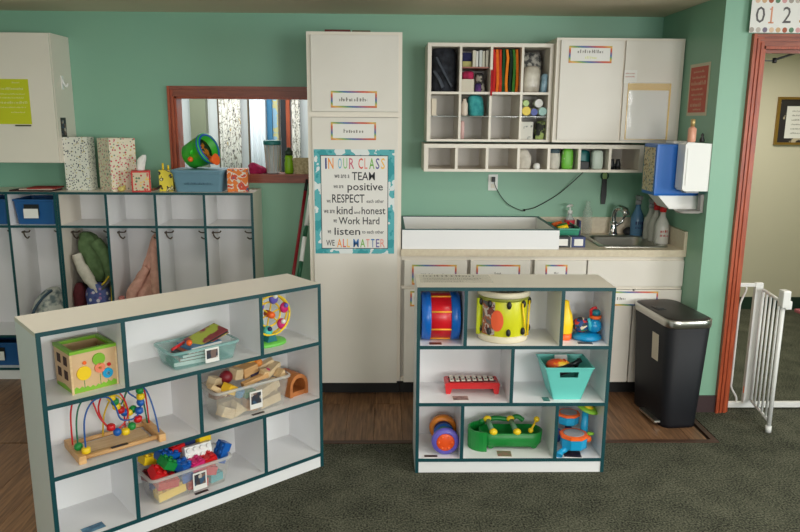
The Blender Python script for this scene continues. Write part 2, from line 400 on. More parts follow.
mb = MB().box(dx0, dx1, CY-.014, CY-.001, dz, dz+.06).box(dx0-.046, dx1+.046, CY-.0272, CY-.014, dz+.044, dz+.06).box(dx0-.026, dx1+.026, CY-.0232, CY-.014, dz+.024, dz+.036).box(dx0-.0, dx1+.0, CY-.0202, CY-.014, dz, dz+.016)
mb.build('casing_head', DKWOOD, door)
MB().box(dx0+.014, dx0+.03, CY+.045, CY+.085, 0, dz-.08).build('door_stop', DKWOODV, door)
MB().box(dx0+.014, dx1-.014, CY+.045, CY+.085, dz-.03, dz-.014).build('door_stop', DKWOOD, door)
# hall beyond the door
HALL = mat('hall_cream_paint', (206, 200, 178), .6, noise=(1.1, (202, 196, 174)))
struct(B(1.87, XE+.12, 6.1, 6.2, 0, ZC), 'wall_hall_back', HALL)
struct(B(XR+.02, XR+.12, WY+.12, 6.1, 0, ZC), 'wall_hall_left', HALL)
struct(B(XE, XE+.12, CY+.12, 6.1, 0, ZC), 'wall_hall_right', HALL)
struct(B(XR, XE+.12, WY+.12, 6.2, ZC, ZC+.1), 'ceiling_hall', CEIL)
struct(B(XR+.12, XE, 6.085, 6.099, 0, .11), 'baseboard_hall', mat('dark_green_baseboard', (34, 58, 46), .5))
# back room seen through the pass-through
BRW = mat('back_room_white_paint', (222, 224, 224), .6)
struct(B(-2.8, XR+.02, 6.1, 6.2, 0, ZC), 'wall_back_room', BRW)
struct(B(-2.9, -2.8, WY+.12, 6.2, 0, ZC), 'wall_back_room_left', BRW)
struct(B(-2.9, XR+.02, WY+.12, 6.2, ZC, ZC+.1), 'ceiling_back_room', CEIL)
struct(B(-1.607, -1.478, 6.02, 6.099, 0, ZC), 'trim_2', mat('olive_grey_post_paint', (128, 132, 108), .6))
for i, x in enumerate((-1.39, -1.14, -.884)):
    struct(B(x-.006, x+.006, 6.08, 6.099, 0, ZC), 'trim_%d' % (i+3), mat('brown_wall_batten', (110, 92, 70), .6))
d2 = struct(B(-.868, -.822, 6.06, 6.099, 0, ZC-.1), 'door_2', mat('dark_door_gap', (34, 36, 40), .6))
B(-.822, -.79, 6.04, 6.099, 0, ZC-.1).build('door_casing', DKWOODV, d2)
def curtain(name, label, x0, x1, y, z0, z1, m, waves=4, group=None):
    n = 40; ring = []
    front = [(x0+(x1-x0)*i/n, y+.012*math.sin(2*PI*waves*i/n)) for i in range(n+1)]
    poly = front+[(a, b+.004) for a, b in reversed(front)]
    return one(MB().prism(poly, z0, z1, 'XY', True), name, label, 'curtain', m, group=group)
CUR = ramp_mat('sketch_print_fabric', [(0, (226, 222, 212)), (.40, (226, 222, 212)), (.455, (120, 112, 98)), (.49, (226, 222, 212)), (.56, (222, 216, 204)), (.6, (64, 62, 60)), (.63, (222, 218, 206)), (.7, (176, 150, 96))], 'noise', 16, stretch=(1.6, 1, .7))
curtain('patterned_curtain', 'white curtain with dark sketch print behind the green toy drum', -1.374, -1.196, 6.04, .6, 2.15, CUR)
curtain('patterned_curtain', 'narrow patterned curtain strip seen above the wicker basket', -.775, -.705, 6.04, .6, 2.15, CUR, 2)
curtain('white_curtain', 'plain white curtain seen behind the clear tumbler', -1.12, -.99, 6.04, .6, 2.15, mat('white_voile', (232, 236, 240), .8), 3)
one(B(-.985, -.942, 6.07, 6.098, 1.46, 2.0), 'blue_banner', 'narrow blue banner hanging on the back room wall', 'banner', mat('blue_banner_cloth', (70, 130, 170), .8))
one(B(-.938, -.895, 6.085, 6.098, 1.44, 2.0), 'wall_map', 'pale blue and yellow map sheet on the back room wall', 'map', ramp_mat('map_print', [(0, (150, 186, 210)), (.5, (206, 196, 140)), (.6, (168, 196, 214))], 'noise', 14))

# pass-through frame with sill
win = struct(MB().box(wx0-.036, wx0, WY-.014, WY+.0, wz0-.052, wz1+.064).box(wx0-.036, wx0-.022, WY-.03, WY-.014, wz0-.052, wz1+.064).box(wx0-.012, wx0, WY-.024, WY-.014, wz0, wz1), 'window_1', DKWOODV)
MB().box(wx0, wx1+.03, WY-.018, WY, wz1, wz1+.064).box(wx0-.022, wx1+.03, WY-.03, WY-.018, wz1+.042, wz1+.064).box(wx0, wx1, WY-.026, WY-.018, wz1, wz1+.02).build('head_casing', DKWOOD, win)
MB().box(wx1, wx1+.03, WY-.018, WY, wz0-.052, wz1).build('side_casing', DKWOODV, win)
MB().box(wx0-.03, wx1+.03, WY-.0165, WY, wz0-.052, wz0-.006).box(wx0, wx1+.03, WY-.035, WY+.14, wz0-.006, wz0+.006).build('sill', DKWOOD, win)
MB().box(wx0, wx0+.012, WY, WY+.12, wz0+.006, wz1).box(wx0, wx1, WY, WY+.12, wz1-.012, wz1).box(wx1-.012, wx1, WY, WY+.12, wz0+.006, wz1-.012).build('jamb', DKWOODV, win)
SILL = wz0+.006

# ================================================================== furniture
def panel(u, name, x0, x1, y0, y1, z0, z1, m=SHW, eb=True, ebt=.003):
    """board with a teal edge band on its front edge"""
    o = B(x0, x1, y0+ebt if eb else y0, y1, z0, z1).build(name, m, u)
    if eb: B(x0, x1, y0, y0+ebt, z0, z1).build('edge_band', TEAL, o)
    return o
def shelf_unit(label, loc, rotz, Wd, rows):
    """low open shelf 0.905 high; rows = divider positions of the three rows, top first"""
    H, D, t = .905, .283, .016
    u = thing('toy_shelf', label, 'shelf', loc, rotz)
    panel(u, 'side_panel', 0, t, 0, D, 0, H-t); panel(u, 'side_panel', Wd-t, Wd, 0, D, 0, H-t)
    panel(u, 'top_panel', 0, Wd, 0, D, H-t, H, CREAM)
    zs = [.614, .336, .056]
    for i, z in enumerate(zs): panel(u, 'bottom_panel' if i == 2 else 'shelf_board', t, Wd-t, 0, D-.006, z, z+t, SHW)
    B(t, Wd-t, D-.006, D, .056, H-t).build('back_panel', SHW, u)
    B(t, Wd-t, .004, .02, 0, .056).build('kick_plate', SHW, u)
    tops = [H-t, .614, .336]
    for z, zt, ds in zip(zs, tops, rows):
        for x in ds: panel(u, 'divider', x-t/2, x+t/2, 0, D-.006, z+t, zt)
    return u
Z1, Z2, Z3 = .63, .352, .072                       # shelf heights inside both toy shelves
RX, RY = .1466, 3.104
shelf_unit('low white toy shelf with teal edges standing square in front of the sink cabinets', (RX, RY, 0), 0, .9, ([.222, .663], [.444], [.219, .663]))
SA = .69693
shelf_unit('wide low white toy shelf with teal edges standing at a slant on the left', (-1.2175, 2.402, 0), SA, 1.206, ([.303, .893], [.596], [.309, .893]))
cS, sS = math.cos(SA), math.sin(SA)
def SL(s, d, z): return Vector((-1.2175+cS*s-sS*d, 2.402+sS*s+cS*d, z))

def locker_unit(label, x0, hooks=True):
    Wd, D, H, t = 1.19, .309, 1.198, .015
    u = thing('cubby_locker', label, 'locker', (x0, WY-D-.001, 0), 0)
    zs = [.978, .279, .062]
    panel(u, 'top_panel', 0, Wd, 0, D, H-t, H, CREAM)
    cells = [Wd/4*i for i in range(5)]
    panel(u, 'side_panel', 0, t, 0, D, 0, H-t, CREAM); panel(u, 'side_panel', Wd-t, Wd, 0, D, 0, H-t, CREAM)
    for i, z in enumerate(zs): panel(u, 'shelf_board', t, Wd-t, 0, D-.006, z, z+t)
    B(t, Wd-t, D-.006, D, .062, H-t).build('back_panel', SHW, u)
    B(t, Wd-t, .004, .02, 0, .062).build('kick_plate', SHW, u)
    tp = [H-t, .978, .279]
    for z, zt in zip(zs, tp):
        for x in cells[1:4]: panel(u, 'divider', x-t/2, x+t/2, 0, D-.006, z+t, zt)
    for i in range(4):
        a, b = cells[i]+t/2+(t/2 if i == 0 else 0), cells[i+1]-t/2-(t/2 if i == 3 else 0)
        for side, x in ((1, a), (-1, b)):
            mb = MB().box(min(x, x+side*.004), max(x, x+side*.004), .125, .165, .925, .937)
            mb.tube(spline([(x+side*.003, .145, .931), (x+side*.03, .13, .932), (x+side*.052, .115, .936), (x+side*.062, .108, .946)], 4), .0046, 6)
            mb.tube(spline([(x+side*.003, .145, .928), (x+side*.012, .14, .905), (x+side*.034, .125, .893), (x+side*.05, .115, .905)], 4), .0046, 6)
            mb.build('coat_hook', mat('dark_bronze', (96, 84, 70), .4, .6), u)
    return u
LX0 = -1.996
locker_unit('teal-edged cubby locker unit with jackets, right one beside the broom', LX0)
locker_unit('teal-edged cubby locker unit with blue bins, left one at the picture edge', LX0-1.192)

# left wall cabinet
u = thing('wall_cabinet', 'white wall cabinet above the lockers with a yellow-green notice on its door', 'cabinet', (-2.95, 4.3885, 1.3696))
B(0, .977, .02, .2705, 0, .7585).build('body', CREAM, u)
B(.004, .485, 0, .019, .004, .755, bev=.002).build('door', CREAM, u)
B(.49, .975, 0, .019, .004, .755, bev=.002).build('door', CREAM, u)
hk = MB().box(.977, .981, .12, .145, .44, .52).tube(spline([(.98, .132, .5), (.99, .13, .47), (1.004, .128, .455), (1.012, .128, .475)], 4), .005, 8)
one(hk, 'adhesive_hook', 'small white adhesive hook on the side of the left wall cabinet', 'hook', WHITE, (-2.95, 4.3885, 1.3696))
u = thing('photo_card', 'small dark photo card stuck to the side of the left wall cabinet', 'photo', (-1.9725, 4.45, 1.52))
B(0, .002, 0, .07, 0, .12).build('card', BLACK, u); B(.002, .0026, .008, .062, .015, .105).build('print', PHOTO, u)
u = thing('notice', 'yellow-green printed notice taped to the left wall cabinet door', 'notice', (-2.40, 4.3865, 1.60))
B(0, .285, 0, .0015, 0, .262).build('sheet', mat('yellow_green_paper', (196, 200, 24), .6), u)
LTX = mat('pale_print', (222, 224, 150), .6)
for z, h, a, b in ((.238, .008, .19, .235), (.2, .014, .04, .255), (.172, .008, .06, .26), (.150, .008, .02, .25), (.12, .014, .02, .27), (.095, .008, .05, .26), (.066, .008, .17, .25)): scribble(u, a, z, b-a, h, LTX, -.0007)
one(B(0, .09, 0, .012, 0, .008), 'magnet_strip', 'thin dark strip below the yellow-green notice', 'strip', mat('olive_strip', (74, 74, 40), .6), (-2.21, 4.376, 1.588))

# tall cabinet
TX0, TX1, TY, TZ = -.431, .0935, 4.051, 2.109
u = thing('tall_cabinet', 'tall white two-door storage cabinet beside the pass-through', 'cabinet', (TX0, TY, 0))
TW = TX1-TX0
B(0, TW, .02, WY-TY-.001, .1, TZ).build('body', PAINT, u)
MB().box(0, .022, 0, .02, .1, TZ).box(TW-.022, TW, 0, .02, .1, TZ).box(.022, TW-.022, 0, .02, 2.09, TZ).box(.022, TW-.022, 0, .02, 1.655, 1.683).box(.022, TW-.022, 0, .02, .1, .12).build('face_frame', CREAM, u)
B(.024, TW-.02, -.016, .006, 1.684, 2.092, bev=.003).build('door', PAINT, u)
B(.024, TW-.02, -.016, .006, .094, 1.652, bev=.003).build('door', PAINT, u)
B(0, TW, .07, .085, 0, .1).build('toe_kick', mat('black_toe_kick', (22, 20, 20), .6), u)
TF = TY-.0165
def label_card(name, label, x0, x1, z0, z1, yf, lines=(), t=.010, bm=None):
    u = thing(name, label, 'label', (x0, yf-.0015, z0))
    w, h = x1-x0, z1-z0
    B(0, w, 0, .0012, 0, h).build('card', PAPER, u); border(u, w, h, t, bm or RAINBOW, -.0007)
    for (a, b, c, d, m) in lines: scribble(u, a*w, c*h, (b-a)*w, (d-c)*h, m, -.0007)
    return u
GINK = mat('faded_ink', (140, 136, 130), .6)
label_card('door_label', 'rainbow-bordered label on the upper door of the tall cabinet', -.299, -.045, 1.705, 1.795, TF, [(.18, .8, .38, .62, GINK)])
label_card('door_label', 'rainbow-bordered label above the class poster on the tall cabinet', -.301, -.05, 1.529, 1.627, TF, [(.28, .72, .4, .62, GINK)])
# items on top of it
one(B(0, .14, 0, .18, 0, .012, bev=.003), 'folder', 'dark red folder lying on top of the tall cabinet', 'folder', mat('dark_red_card', (92, 30, 26), .6), (TX0+.10, TY+.01, TZ+.0005))
one(B(0, .1, 0, .16, 0, .009, bev=.003), 'folder', 'olive folder lying beside the red one on top of the tall cabinet', 'folder', mat('olive_card', (92, 84, 56), .6), (TX0+.25, TY+.01, TZ+.0005))
# class poster
PX0, PZ0 = -.398, .884
u = thing('class_poster', 'class rules poster with teal cloud border on the tall cabinet door', 'poster', (PX0, TF-.002, PZ0))
def pxx(p): return (p-314)*.00565
def pzz(p): return (253-p)*.0057
BORD = ramp_mat('teal_cloud_print', [(0, (46, 150, 158)), (.46, (84, 172, 180)), (.54, (222, 228, 228))], 'noise', 9)
B(0, .452, 0, .0015, 0, .593).build('sheet', BORD, u)
B(pxx(320.3), pxx(387.8), -.0008, 0, pzz(248), pzz(154.6)).build('outline', INK, u)
B(pxx(321), pxx(387.1), -.0014, -.0008, pzz(247.3), pzz(155.3)).build('panel', mat('poster_paper', (226, 223, 218), .3), u)
PCOL = {'n': (50, 58, 128), 'o': (240, 148, 40), 'b': (110, 178, 204), 'g': (140, 196, 130), 'p': (206, 108, 130), 'r': (220, 84, 70), 'q': (226, 150, 140), 'G': (110, 176, 70), 'v': (96, 92, 150), 'y': (240, 190, 90), 'B': (52, 112, 176)}
PM = {k: mat('poster_ink_'+n, PCOL[k], .6) for k, n in zip(PCOL, ('navy', 'orange', 'pale_blue', 'pale_green', 'rose', 'red', 'peach', 'green', 'violet', 'amber', 'blue'))}
def pw_(s, a, b, y0, y1, m=INK): text(s, pxx(b)-pxx(a), pzz(y0)-pzz(y1), m, u, pxx(a), pzz(y1), -.0019)
for ch, a, b, k in (('I', 325, 326.6, 'n'), ('N', 328, 333.3, 'o'), ('O', 337.8, 341.5, 'b'), ('U', 343, 347, 'g'), ('R', 348.8, 353.8, 'p'), ('C', 358, 362.5, 'r'), ('L', 364, 367, 'q'), ('A', 368.8, 374, 'G'), ('S', 375.3, 379, 'v'), ('S', 380.5, 384.4, 'y')): pw_(ch, a, b, 157.3, 168, PM[k])
for s, a, b, y0, y1 in (('we are a', 334, 349, 173.5, 177), ('TEAM', 351.5, 374.5, 171, 179), ('we are', 333, 343, 184, 187), ('positive', 347, 382.5, 182, 191.5), ('we', 326, 330, 198.5, 201.5), ('RESPECT', 331.5, 364, 193, 201.5), ('each other', 366, 383.5, 198, 201.5), ('we are', 323, 334, 208.5, 212), ('kind', 336, 352, 205, 213), ('and', 353.5, 359.5, 209.5, 212.5), ('honest', 361, 385, 205.5, 213), ('we', 332.5, 336, 218, 221.5), ('Work Hard', 337.8, 379, 215.8, 223.2), ('we', 326.5, 330, 229, 232.5), ('listen', 333.5, 359.5, 226.5, 234), ('to each other', 361.5, 383.5, 229, 232.5), ('WE', 325, 333.5, 239, 245)): pw_(s, a, b, y0, y1)
for ch, a, b, k in (('A', 336, 341, 'o'), ('L', 342, 345, 'r'), ('L', 346, 349, 'y'), ('M', 352.5, 358, 'B'), ('A', 359.5, 364.5, 'G'), ('T', 365.5, 369, 'q'), ('T', 370.5, 374, 'B'), ('E', 375.5, 379, 'v'), ('R', 380, 384.5, 'q')): pw_(ch, a, b, 238, 246.5, PM[k])

# base cabinets
CF = 4.051
u = thing('base_cabinet', 'white base cabinet with four drawers under the sink counter', 'cabinet', (.096, CF, 0))
BW = XR-.096-.002
MB().box(0, BW, .02, WY-CF-.001, .1, .60).box(0, BW, .02, .04, .6, .868).box(0, .02, .04, WY-CF-.001, .6, .868).box(BW-.02, BW, .04, WY-CF-.001, .6, .868).build('body', PAINT, u)
MB().box(0, BW, 0, .02, .845, .868).box(0, BW, 0, .02, .672, .69).box(0, BW, 0, .02, .1, .125).build('face_frame', CREAM, u)
fr = [(.018, .382), (.403, .752), (.777, 1.081), (1.089, 1.655)]
for i, (a, b) in enumerate(fr): B(a, b, -.016, .004, .692, .845, bev=.003).build('drawer' if i < 3 else 'false_front', PAINT, u)
for a, b in ((.018, .382), (.403, .752), (.777, 1.08), (1.089, 1.366), (1.374, 1.655)): B(a, b, -.016, .004, .098, .67, bev=.003).build('door', PAINT, u)
B(0, BW, .07, .085, 0, .1).build('toe_kick', MC['black_toe_kick'], u)
BF = CF-.0165
label_card('drawer_label', 'rainbow-bordered label on the leftmost drawer under the counter', .159, .418, .7, .819, BF, [(.1, .8, .4, .56, GINK), (.1, .8, .2, .3, GINK)])
label_card('drawer_label', 'rainbow-bordered label on the second drawer from the tall cabinet', .533, .789, .705, .82, BF, [(.42, .58, .5, .62, GINK)])
label_card('drawer_label', 'small rainbow-bordered label on the narrow third drawer', .937, 1.065, .712, .821, BF, [(.4, .6, .5, .6, GINK)])
label_card('door_label', 'rainbow-bordered label on the cabinet door behind the black bin', 1.342, 1.611, .575, .662, BF, [(.1, .3, .4, .6, GINK)])
label_card('door_label', 'rainbow-bordered label low on the cabinet door beside the toy shelf corner', .150, .40, .57, .662, BF, [(.3, .7, .4, .6, GINK)])
# countertop with a cut-out for the sink
sx0, sx1, sy0, sy1 = 1.29, 1.675, 4.125, 4.535
u = thing('countertop', 'beige laminate countertop with backsplash around the sink', 'countertop', (0, 0, .87))
cx0, cx1, cy0, cy1 = .0945, XR-.001, 4.026, WY-.001
MB().box(cx0, sx0, cy0, cy1, 0, .04).box(sx1, cx1, cy0, cy1, 0, .04).box(sx0, sx1, cy0, sy0, 0, .04).box(sx0, sx1, sy1, cy1, 0, .04).build('worktop', BEIGE, u)
B(cx0, cx1-.018, cy1-.018, cy1, .04, .148).build('backsplash', BEIGE, u)
B(cx1-.018, cx1, cy0, cy1, .04, .148).build('side_splash', BEIGE, u)
u = thing('sink', 'stainless steel drop-in sink at the right end of the counter', 'sink', ((sx0+sx1)/2, (sy0+sy1)/2, .91))
sw, sd = sx1-sx0, sy1-sy0
MB().rings([rr(sw+.03, sd+.03, .04, .0005), rr(sw+.03, sd+.03, .04, .005), rr(sw-.03, sd-.03, .05, .006), rr(sw-.045, sd-.045, .05, -.004), rr(sw-.06, sd-.06, .06, -.15), rr(sw-.12, sd-.12, .05, -.165)], False, True).build('basin', STEEL, u)
MB().lathe([(.001, -.163), (.03, -.163), (.034, -.160), (.03, -.161)], n=16).build('drain', CHROME, u)
u = thing('faucet', 'chrome single-lever faucet behind the sink', 'faucet', (1.497, 4.585, .91))
MB().lathe([(.034, 0), (.034, .008), (.026, .016), (.022, .06), (.024, .09)], n=16).build('base', CHROME, u)
MB().tube(spline([(0, 0, .05), (0, 0, .12), (.004, -.015, .165), (.022, -.05, .185), (.04, -.09, .172), (.046, -.105, .145)], 5), [.016]*13+[.019]*6+[.023]*7, 12).build('spout', CHROME, u)
MB().tube([(.018, 0, .06), (.05, -.01, .085), (.075, -.015, .14)], [.01, .008, .006], 10).build('lever', CHROME, u)

# open cube shelf on the wall with the low strip shelf under it and the two-door cabinet
OY = 4.34
def grid_shelf(name, label, x0, z0, w, h, y, xs, zs, t=.014, extra=()):
    u = thing(name, label, 'shelf', (x0, y, z0)); D = WY-y-.001
    B(0, t*1.6, 0, D, 0, h).build('side_panel', CREAM, u); B(w-t*1.6, w, 0, D, 0, h).build('side_panel', CREAM, u)
    B(t*1.6, w-t*1.6, 0, D, h-t*1.5, h).build('top_panel', CREAM, u); B(t*1.6, w-t*1.6, 0, D, 0, t).build('bottom_panel', CREAM, u)
    B(t*1.6, w-t*1.6, D-.006, D, t, h-t*1.5).build('back_panel', PAINT, u)
    lv = [t]+[z for z in zs]
    for z in zs: B(t*1.6, w-t*1.6, 0, D-.006, z-t, z).build('shelf_board', CREAM, u)
    tops = [z-t for z in zs]+[h-t*1.5]
    for a, b in zip(lv, tops):
        for x in xs: B(x-t/2, x+t/2, 0, D-.006, a, b).build('divider', CREAM, u)
    return u
CX0, CZ0, CZ1 = .251, 1.515, 2.086
gu = grid_shelf('cube_shelf', 'cream open cube shelf on the wall holding bags and folders', CX0, CZ0, .745, CZ1-CZ0, OY, [.196, .378, .562], [.292])
D_ = WY-OY-.001
GL = mat('thin_glass_shelf', (150, 160, 150), .1, alpha=.55)
for a, b in ((.023, .188), (.204, .37), (.386, .554), (.57, .722)):
    B(a, b, .02, D_-.007, .146, .152).build('glass_shelf', GL, gu)
B(.204, .37, .03, D_-.007, .43, .438).build('wood_shelf', DKWOOD, gu)
cub = [CX0+.023, CX0+.204, CX0+.386, CX0+.57]; CB, CT, CM = CZ0+.0145, CZ0+.2925, CZ0+.1525
STX, STZ = .236, 1.335
grid_shelf('strip_shelf', 'long low cream shelf of seven pigeonholes under the wall cabinets', STX, STZ, 1.335, .166, 4.33, [.196, .382, .573, .757, .944, 1.13], [], .016)
SB = STZ+.0165
u = thing('wall_cabinet', 'white two-door wall cabinet above the sink with a plastic sleeve on its door', 'cabinet', (.998, 4.285, 1.516))
UW = XR-.998-.004
B(0, UW, .02, WY-4.286, 0, .598).build('body', CREAM, u)
MB().box(0, .03, 0, .02, 0, .598).box(UW-.035, UW, 0, .02, 0, .598).box(.03, UW-.035, 0, .02, .575, .598).box(.03, UW-.035, 0, .02, 0, .022).box(.382, .41, 0, .02, .022, .575).build('face_frame', CREAM, u)
B(.022, .388, -.016, .004, .014, .584, bev=.003).build('door', PAINT, u); B(.402, UW-.022, -.016, .004, .014, .584, bev=.003).build('door', PAINT, u)
UF = 4.285-.0165
label_card('door_label', 'rainbow-bordered label on the left door of the wall cabinet above the sink', 1.066, 1.318, 1.972, 2.068, UF, [(.2, .8, .58, .78, GINK), (.38, .65, .25, .4, LTX)], .011)
u = thing('door_label', 'small faded label on the wall cabinet door above the plastic sleeve', 'label', (1.398, UF-.0015, 1.86))
B(0, .075, 0, .0012, 0, .075).build('card', PAPER, u)
for z in (.052, .034): scribble(u, .008, z, .055, .008, mat('faded_red_ink', (196, 120, 104), .6), -.0007)
u = thing('plastic_sleeve', 'glossy clear plastic sleeve with a yellow-edged sheet on the wall cabinet door', 'sleeve', (1.425, UF-.004, 1.535))
B(.0, .255, .002, .0035, 0, .325).build('sheet', mat('yellow_edged_sheet', (232, 190, 84), .6), u)
B(.006, .243, .0005, .002, .004, .285).build('paper', PAPER, u)
def crinkle(w, h, nx, nz, amp):
    mb = MB(); vs = []; 
    for k in (0, -.0012):
        for i in range(nx+1):
            for j in range(nz+1):
                e = min(i, nx-i, j, nz-j)
                vs.append((w*i/nx, k-(.001 if e == 0 else amp*(.5+.5*math.sin(i*1.3+j*2.1)*math.cos(j*.9-i*.5))), h*j/nz))
    N = (nx+1)*(nz+1); fs = []
    for k in (0, N):
        for i in range(nx):
            for j in range(nz): fs.append([k+i*(nz+1)+j, k+(i+1)*(nz+1)+j, k+(i+1)*(nz+1)+j+1, k+i*(nz+1)+j+1])
    mb.add(vs, fs, True); return mb
CLEAR = mat('clear_glossy_film', (240, 240, 240), .06, alpha=.16)
crinkle(.25, .33, 9, 12, .006).build('film', CLEAR, u, (.0, -.0015, 0))
for o in u.children: o.rotation_euler = (0, 0, 0)

# changing tray on the counter
u = thing('changing_tray', 'long white open tray with teal edges on the counter beside the tall cabinet', 'tray', (.1, 4.04, .9105))
for nm, a in (('front_panel', (0, .91, 0, .018, 0, .115)), ('back_panel', (.0, .91, .562, .58, 0, .115)), ('side_panel', (0, .018, .018, .562, 0, .115)), ('side_panel', (.892, .91, .018, .562, 0, .115))):
    o = B(*a[:5], a[5]-.004).build(nm, SHW, u); B(a[0], a[1], a[2], a[3], a[5]-.004, a[5]).build('edge_band', TEAL, o)
B(.018, .892, .018, .562, 0, .02).build('pad', mat('cream_vinyl_pad', (232, 222, 200), .45), u)

# wall outlet, charger cord, key strap
u = thing('wall_outlet', 'white electrical outlet on the green wall above the counter', 'outlet', (.677, WY-.006, 1.19))
B(0, .062, 0, .0055, 0, .105, bev=.002).build('cover_plate', WHITE, u)
B(.018, .044, -.002, .0, .06, .088).build('socket', CREAM, u); B(.018, .044, -.002, .0, .016, .044).build('socket', CREAM, u)
B(.02, .042, -.028, -.002, .058, .09, bev=.004).build('plug', BLACK, u)
mb = MB().tube(spline([(.708, WY-.03, 1.262), (.73, WY-.035, 1.2), (.80, WY-.02, 1.11), (.90, WY-.012, 1.06), (.93, WY-.014, 1.066), (1.0, WY-.012, 1.085), (1.14, WY-.014, 1.17), (1.26, WY-.05, 1.29), (1.285, WY-.09, 1.334)], 6), .003, 6)
mb.ball((.92, WY-.014, 1.062), .008)
one(mb, 'power_cord', 'thin black power cord looping across the wall from the outlet', 'cord', BLACK)
u = thing('key_strap', 'black strap on a green ring hanging from the wall above the faucet', 'strap', (1.44, WY-.004, 1.105))
MB().tube([(.0+.024*math.cos(a), -.008, .185+.024*math.sin(a)) for a in [2*PI*i/16 for i in range(17)]], .004, 6).build('ring', mat('dark_green_ring', (20, 70, 50), .5), u)
MB().box(-.014, .014, -.012, -.004, .165, .205, bev=.003).build('clip', mat('pale_green_clip', (150, 180, 110), .5), u)
MB().prism([(-.014, 0), (.012, 0), (.018, .06), (.014, .165), (-.014, .165), (-.018, .06)], -.014, -.002).build('strap', BLACK, u)
MB().cyl((0, 0.0035, .21), (0, -.012, .21), .005).build('pin', STEEL, u)

# ================================================================== lockers: bins and clothes
def loc_bin(label, x, z, yoff=.03, w=.262, h=.155):
    u = thing('storage_bin', label, 'bin', (x, 4.351+yoff+.125, z))
    open_bin(w, .24, h, .03, .03, .004, .018, .005).build('tub', mat('blue_bin_plastic', (28, 84, 140), .4), u)
    B(-.06, .03, -.126, -.1235, .055, .125).build('sticker', BLACK, u); B(-.064, .024, -.128, -.1255, .04, .098).build('label', PAPER, u)
    return u
LL = LX0-1.192
loc_bin('blue bin with white label in the upper cubby left of the dotted box', LL+1.19-.1485-.004, .9935)
loc_bin('blue bin cut off by the picture edge in the leftmost upper cubby', LL+.744, .9935)
loc_bin('blue bin in the bottom cubby at the left picture edge', LL+.744-.008, .0775, w=.255)
FAB = lambda n, c, c2=None: mat(n, c, .85, noise=(30, c2 or tuple(max(0, v-16) for v in c)), bump=(26, .8, .008))
# cell A: green jacket, cream lining and heap
ax = LX0+.015
u = thing('jacket', 'green hooded child jacket hanging over a white lining in the locker', 'jacket', (ax+.13, 4.475, .45))
SG = FAB('sage_green_fleece', (92, 116, 76))
MB().loft([(.02, 0, .17, .05, .035), (.03, 0, .23, .078, .045), (.015, -.005, .31, .09, .05), (-.005, 0, .4, .08, .048), (-.025, 0, .455, .055, .035), (-.035, 0, .485, .022, .02)], 36, .13, 5).build('body', SG, u)
MB().tube(spline([(.03, -.03, .43), (.08, -.04, .35), (.108, -.045, .25), (.112, -.04, .17)], 5), [.04]*6+[.036]*5+[.028]*5, 12).build('sleeve', SG, u)
MB().tube(spline([(-.085, -.045, .35), (-.06, -.055, .28), (-.01, -.065, .19), (.04, -.07, .11)], 5), [.03]*6+[.036]*5+[.028]*5, 12).build('lining', FAB('cream_fleece', (206, 200, 186)), u)
MB().tube(spline([(.115, -.06, .19), (.08, -.07, .145), (.04, -.075, .105)], 5), [.02]*6+[.022]*5, 10, squash=.5).build('cuff', FAB('grey_rib_knit', (96, 98, 104)), u)
MB().tube(spline([(.112, -.066, .215), (.095, -.075, .185), (.07, -.08, .16)], 5), [.01]*11, 8, squash=.5).build('cuff_stripe', FAB('mustard_knit', (206, 176, 50)), u)
one(MB().loft([(0, 0, 0, .06, .055), (0, 0, .16, .066, .06), (-.005, 0, .31, .062, .055), (0, 0, .38, .04, .035)], 24, .05, 5), 'dark_bag', 'dark brown bag heaped under the green jacket', 'bag', FAB('dark_brown_cloth', (44, 34, 34)), (ax+.084, 4.565, .2945))
one(MB().loft([(0, 0, 0, .036, .045), (0, 0, .2, .038, .05), (0, 0, .29, .03, .035), (0, 0, .32, .015, .015)], 22, .06, 4), 'maroon_cloth', 'maroon cloth at the bottom left of the green jacket locker', 'cloth', FAB('maroon_cloth', (88, 28, 36)), (ax+.043, 4.435, .2945))
one(MB().loft([(0, 0, 0, .07, .045), (0, 0, .16, .075, .05), (0, 0, .27, .07, .045), (0, 0, .32, .035, .03)], 26, .06, 5), 'lunch_bag', 'blue flower-print cloth bag at the foot of the green jacket', 'bag', dots_mat('flower_print', (74, 88, 146), [(160, 120, 170), (70, 80, 140), (206, 200, 210), (60, 70, 130)], 38, .42), (ax+.163, 4.42, .2945))
one(MB().loft([(0, 0, 0, .014, .03), (0, 0, .18, .016, .035), (0, 0, .3, .012, .022)], 16, .05, 3), 'yellow_cloth', 'yellow cloth squeezed against the divider beside the flower-print bag', 'cloth', FAB('yellow_cloth', (214, 186, 30)), (ax+.256, 4.43, .2945))
# cell B: pink jacket
bx = LX0+.2975+.0075
u = thing('jacket', 'pale pink child jacket hanging from the right hook of its locker', 'jacket', (bx+.165, 4.49, .2945))
BP = FAB('blush_pink_fleece', (216, 166, 150))
MB().loft([(-.015, 0, .02, .1, .06), (-.015, -.005, .14, .104, .07), (-.01, 0, .24, .1, .068), (.005, 0, .32, .085, .06), (.04, 0, .42, .058, .045), (.06, 0, .52, .04, .035), (.075, 0, .6, .028, .024), (.085, 0, .64, .012, .012)], 44, .12, 6, .6).build('body', BP, u)
MB().tube(spline([(.062, -.03, .55), (.07, -.055, .42), (.078, -.07, .28), (.07, -.078, .12)], 5), [.024]*6+[.034]*5+[.03]*5, 12).build('sleeve', BP, u)
MB().tube(spline([(.02, -.045, .42), (-.03, -.062, .33), (-.08, -.075, .25), (-.085, -.08, .12)], 5), [.028]*6+[.034]*5+[.03]*5, 12).build('sleeve', BP, u)
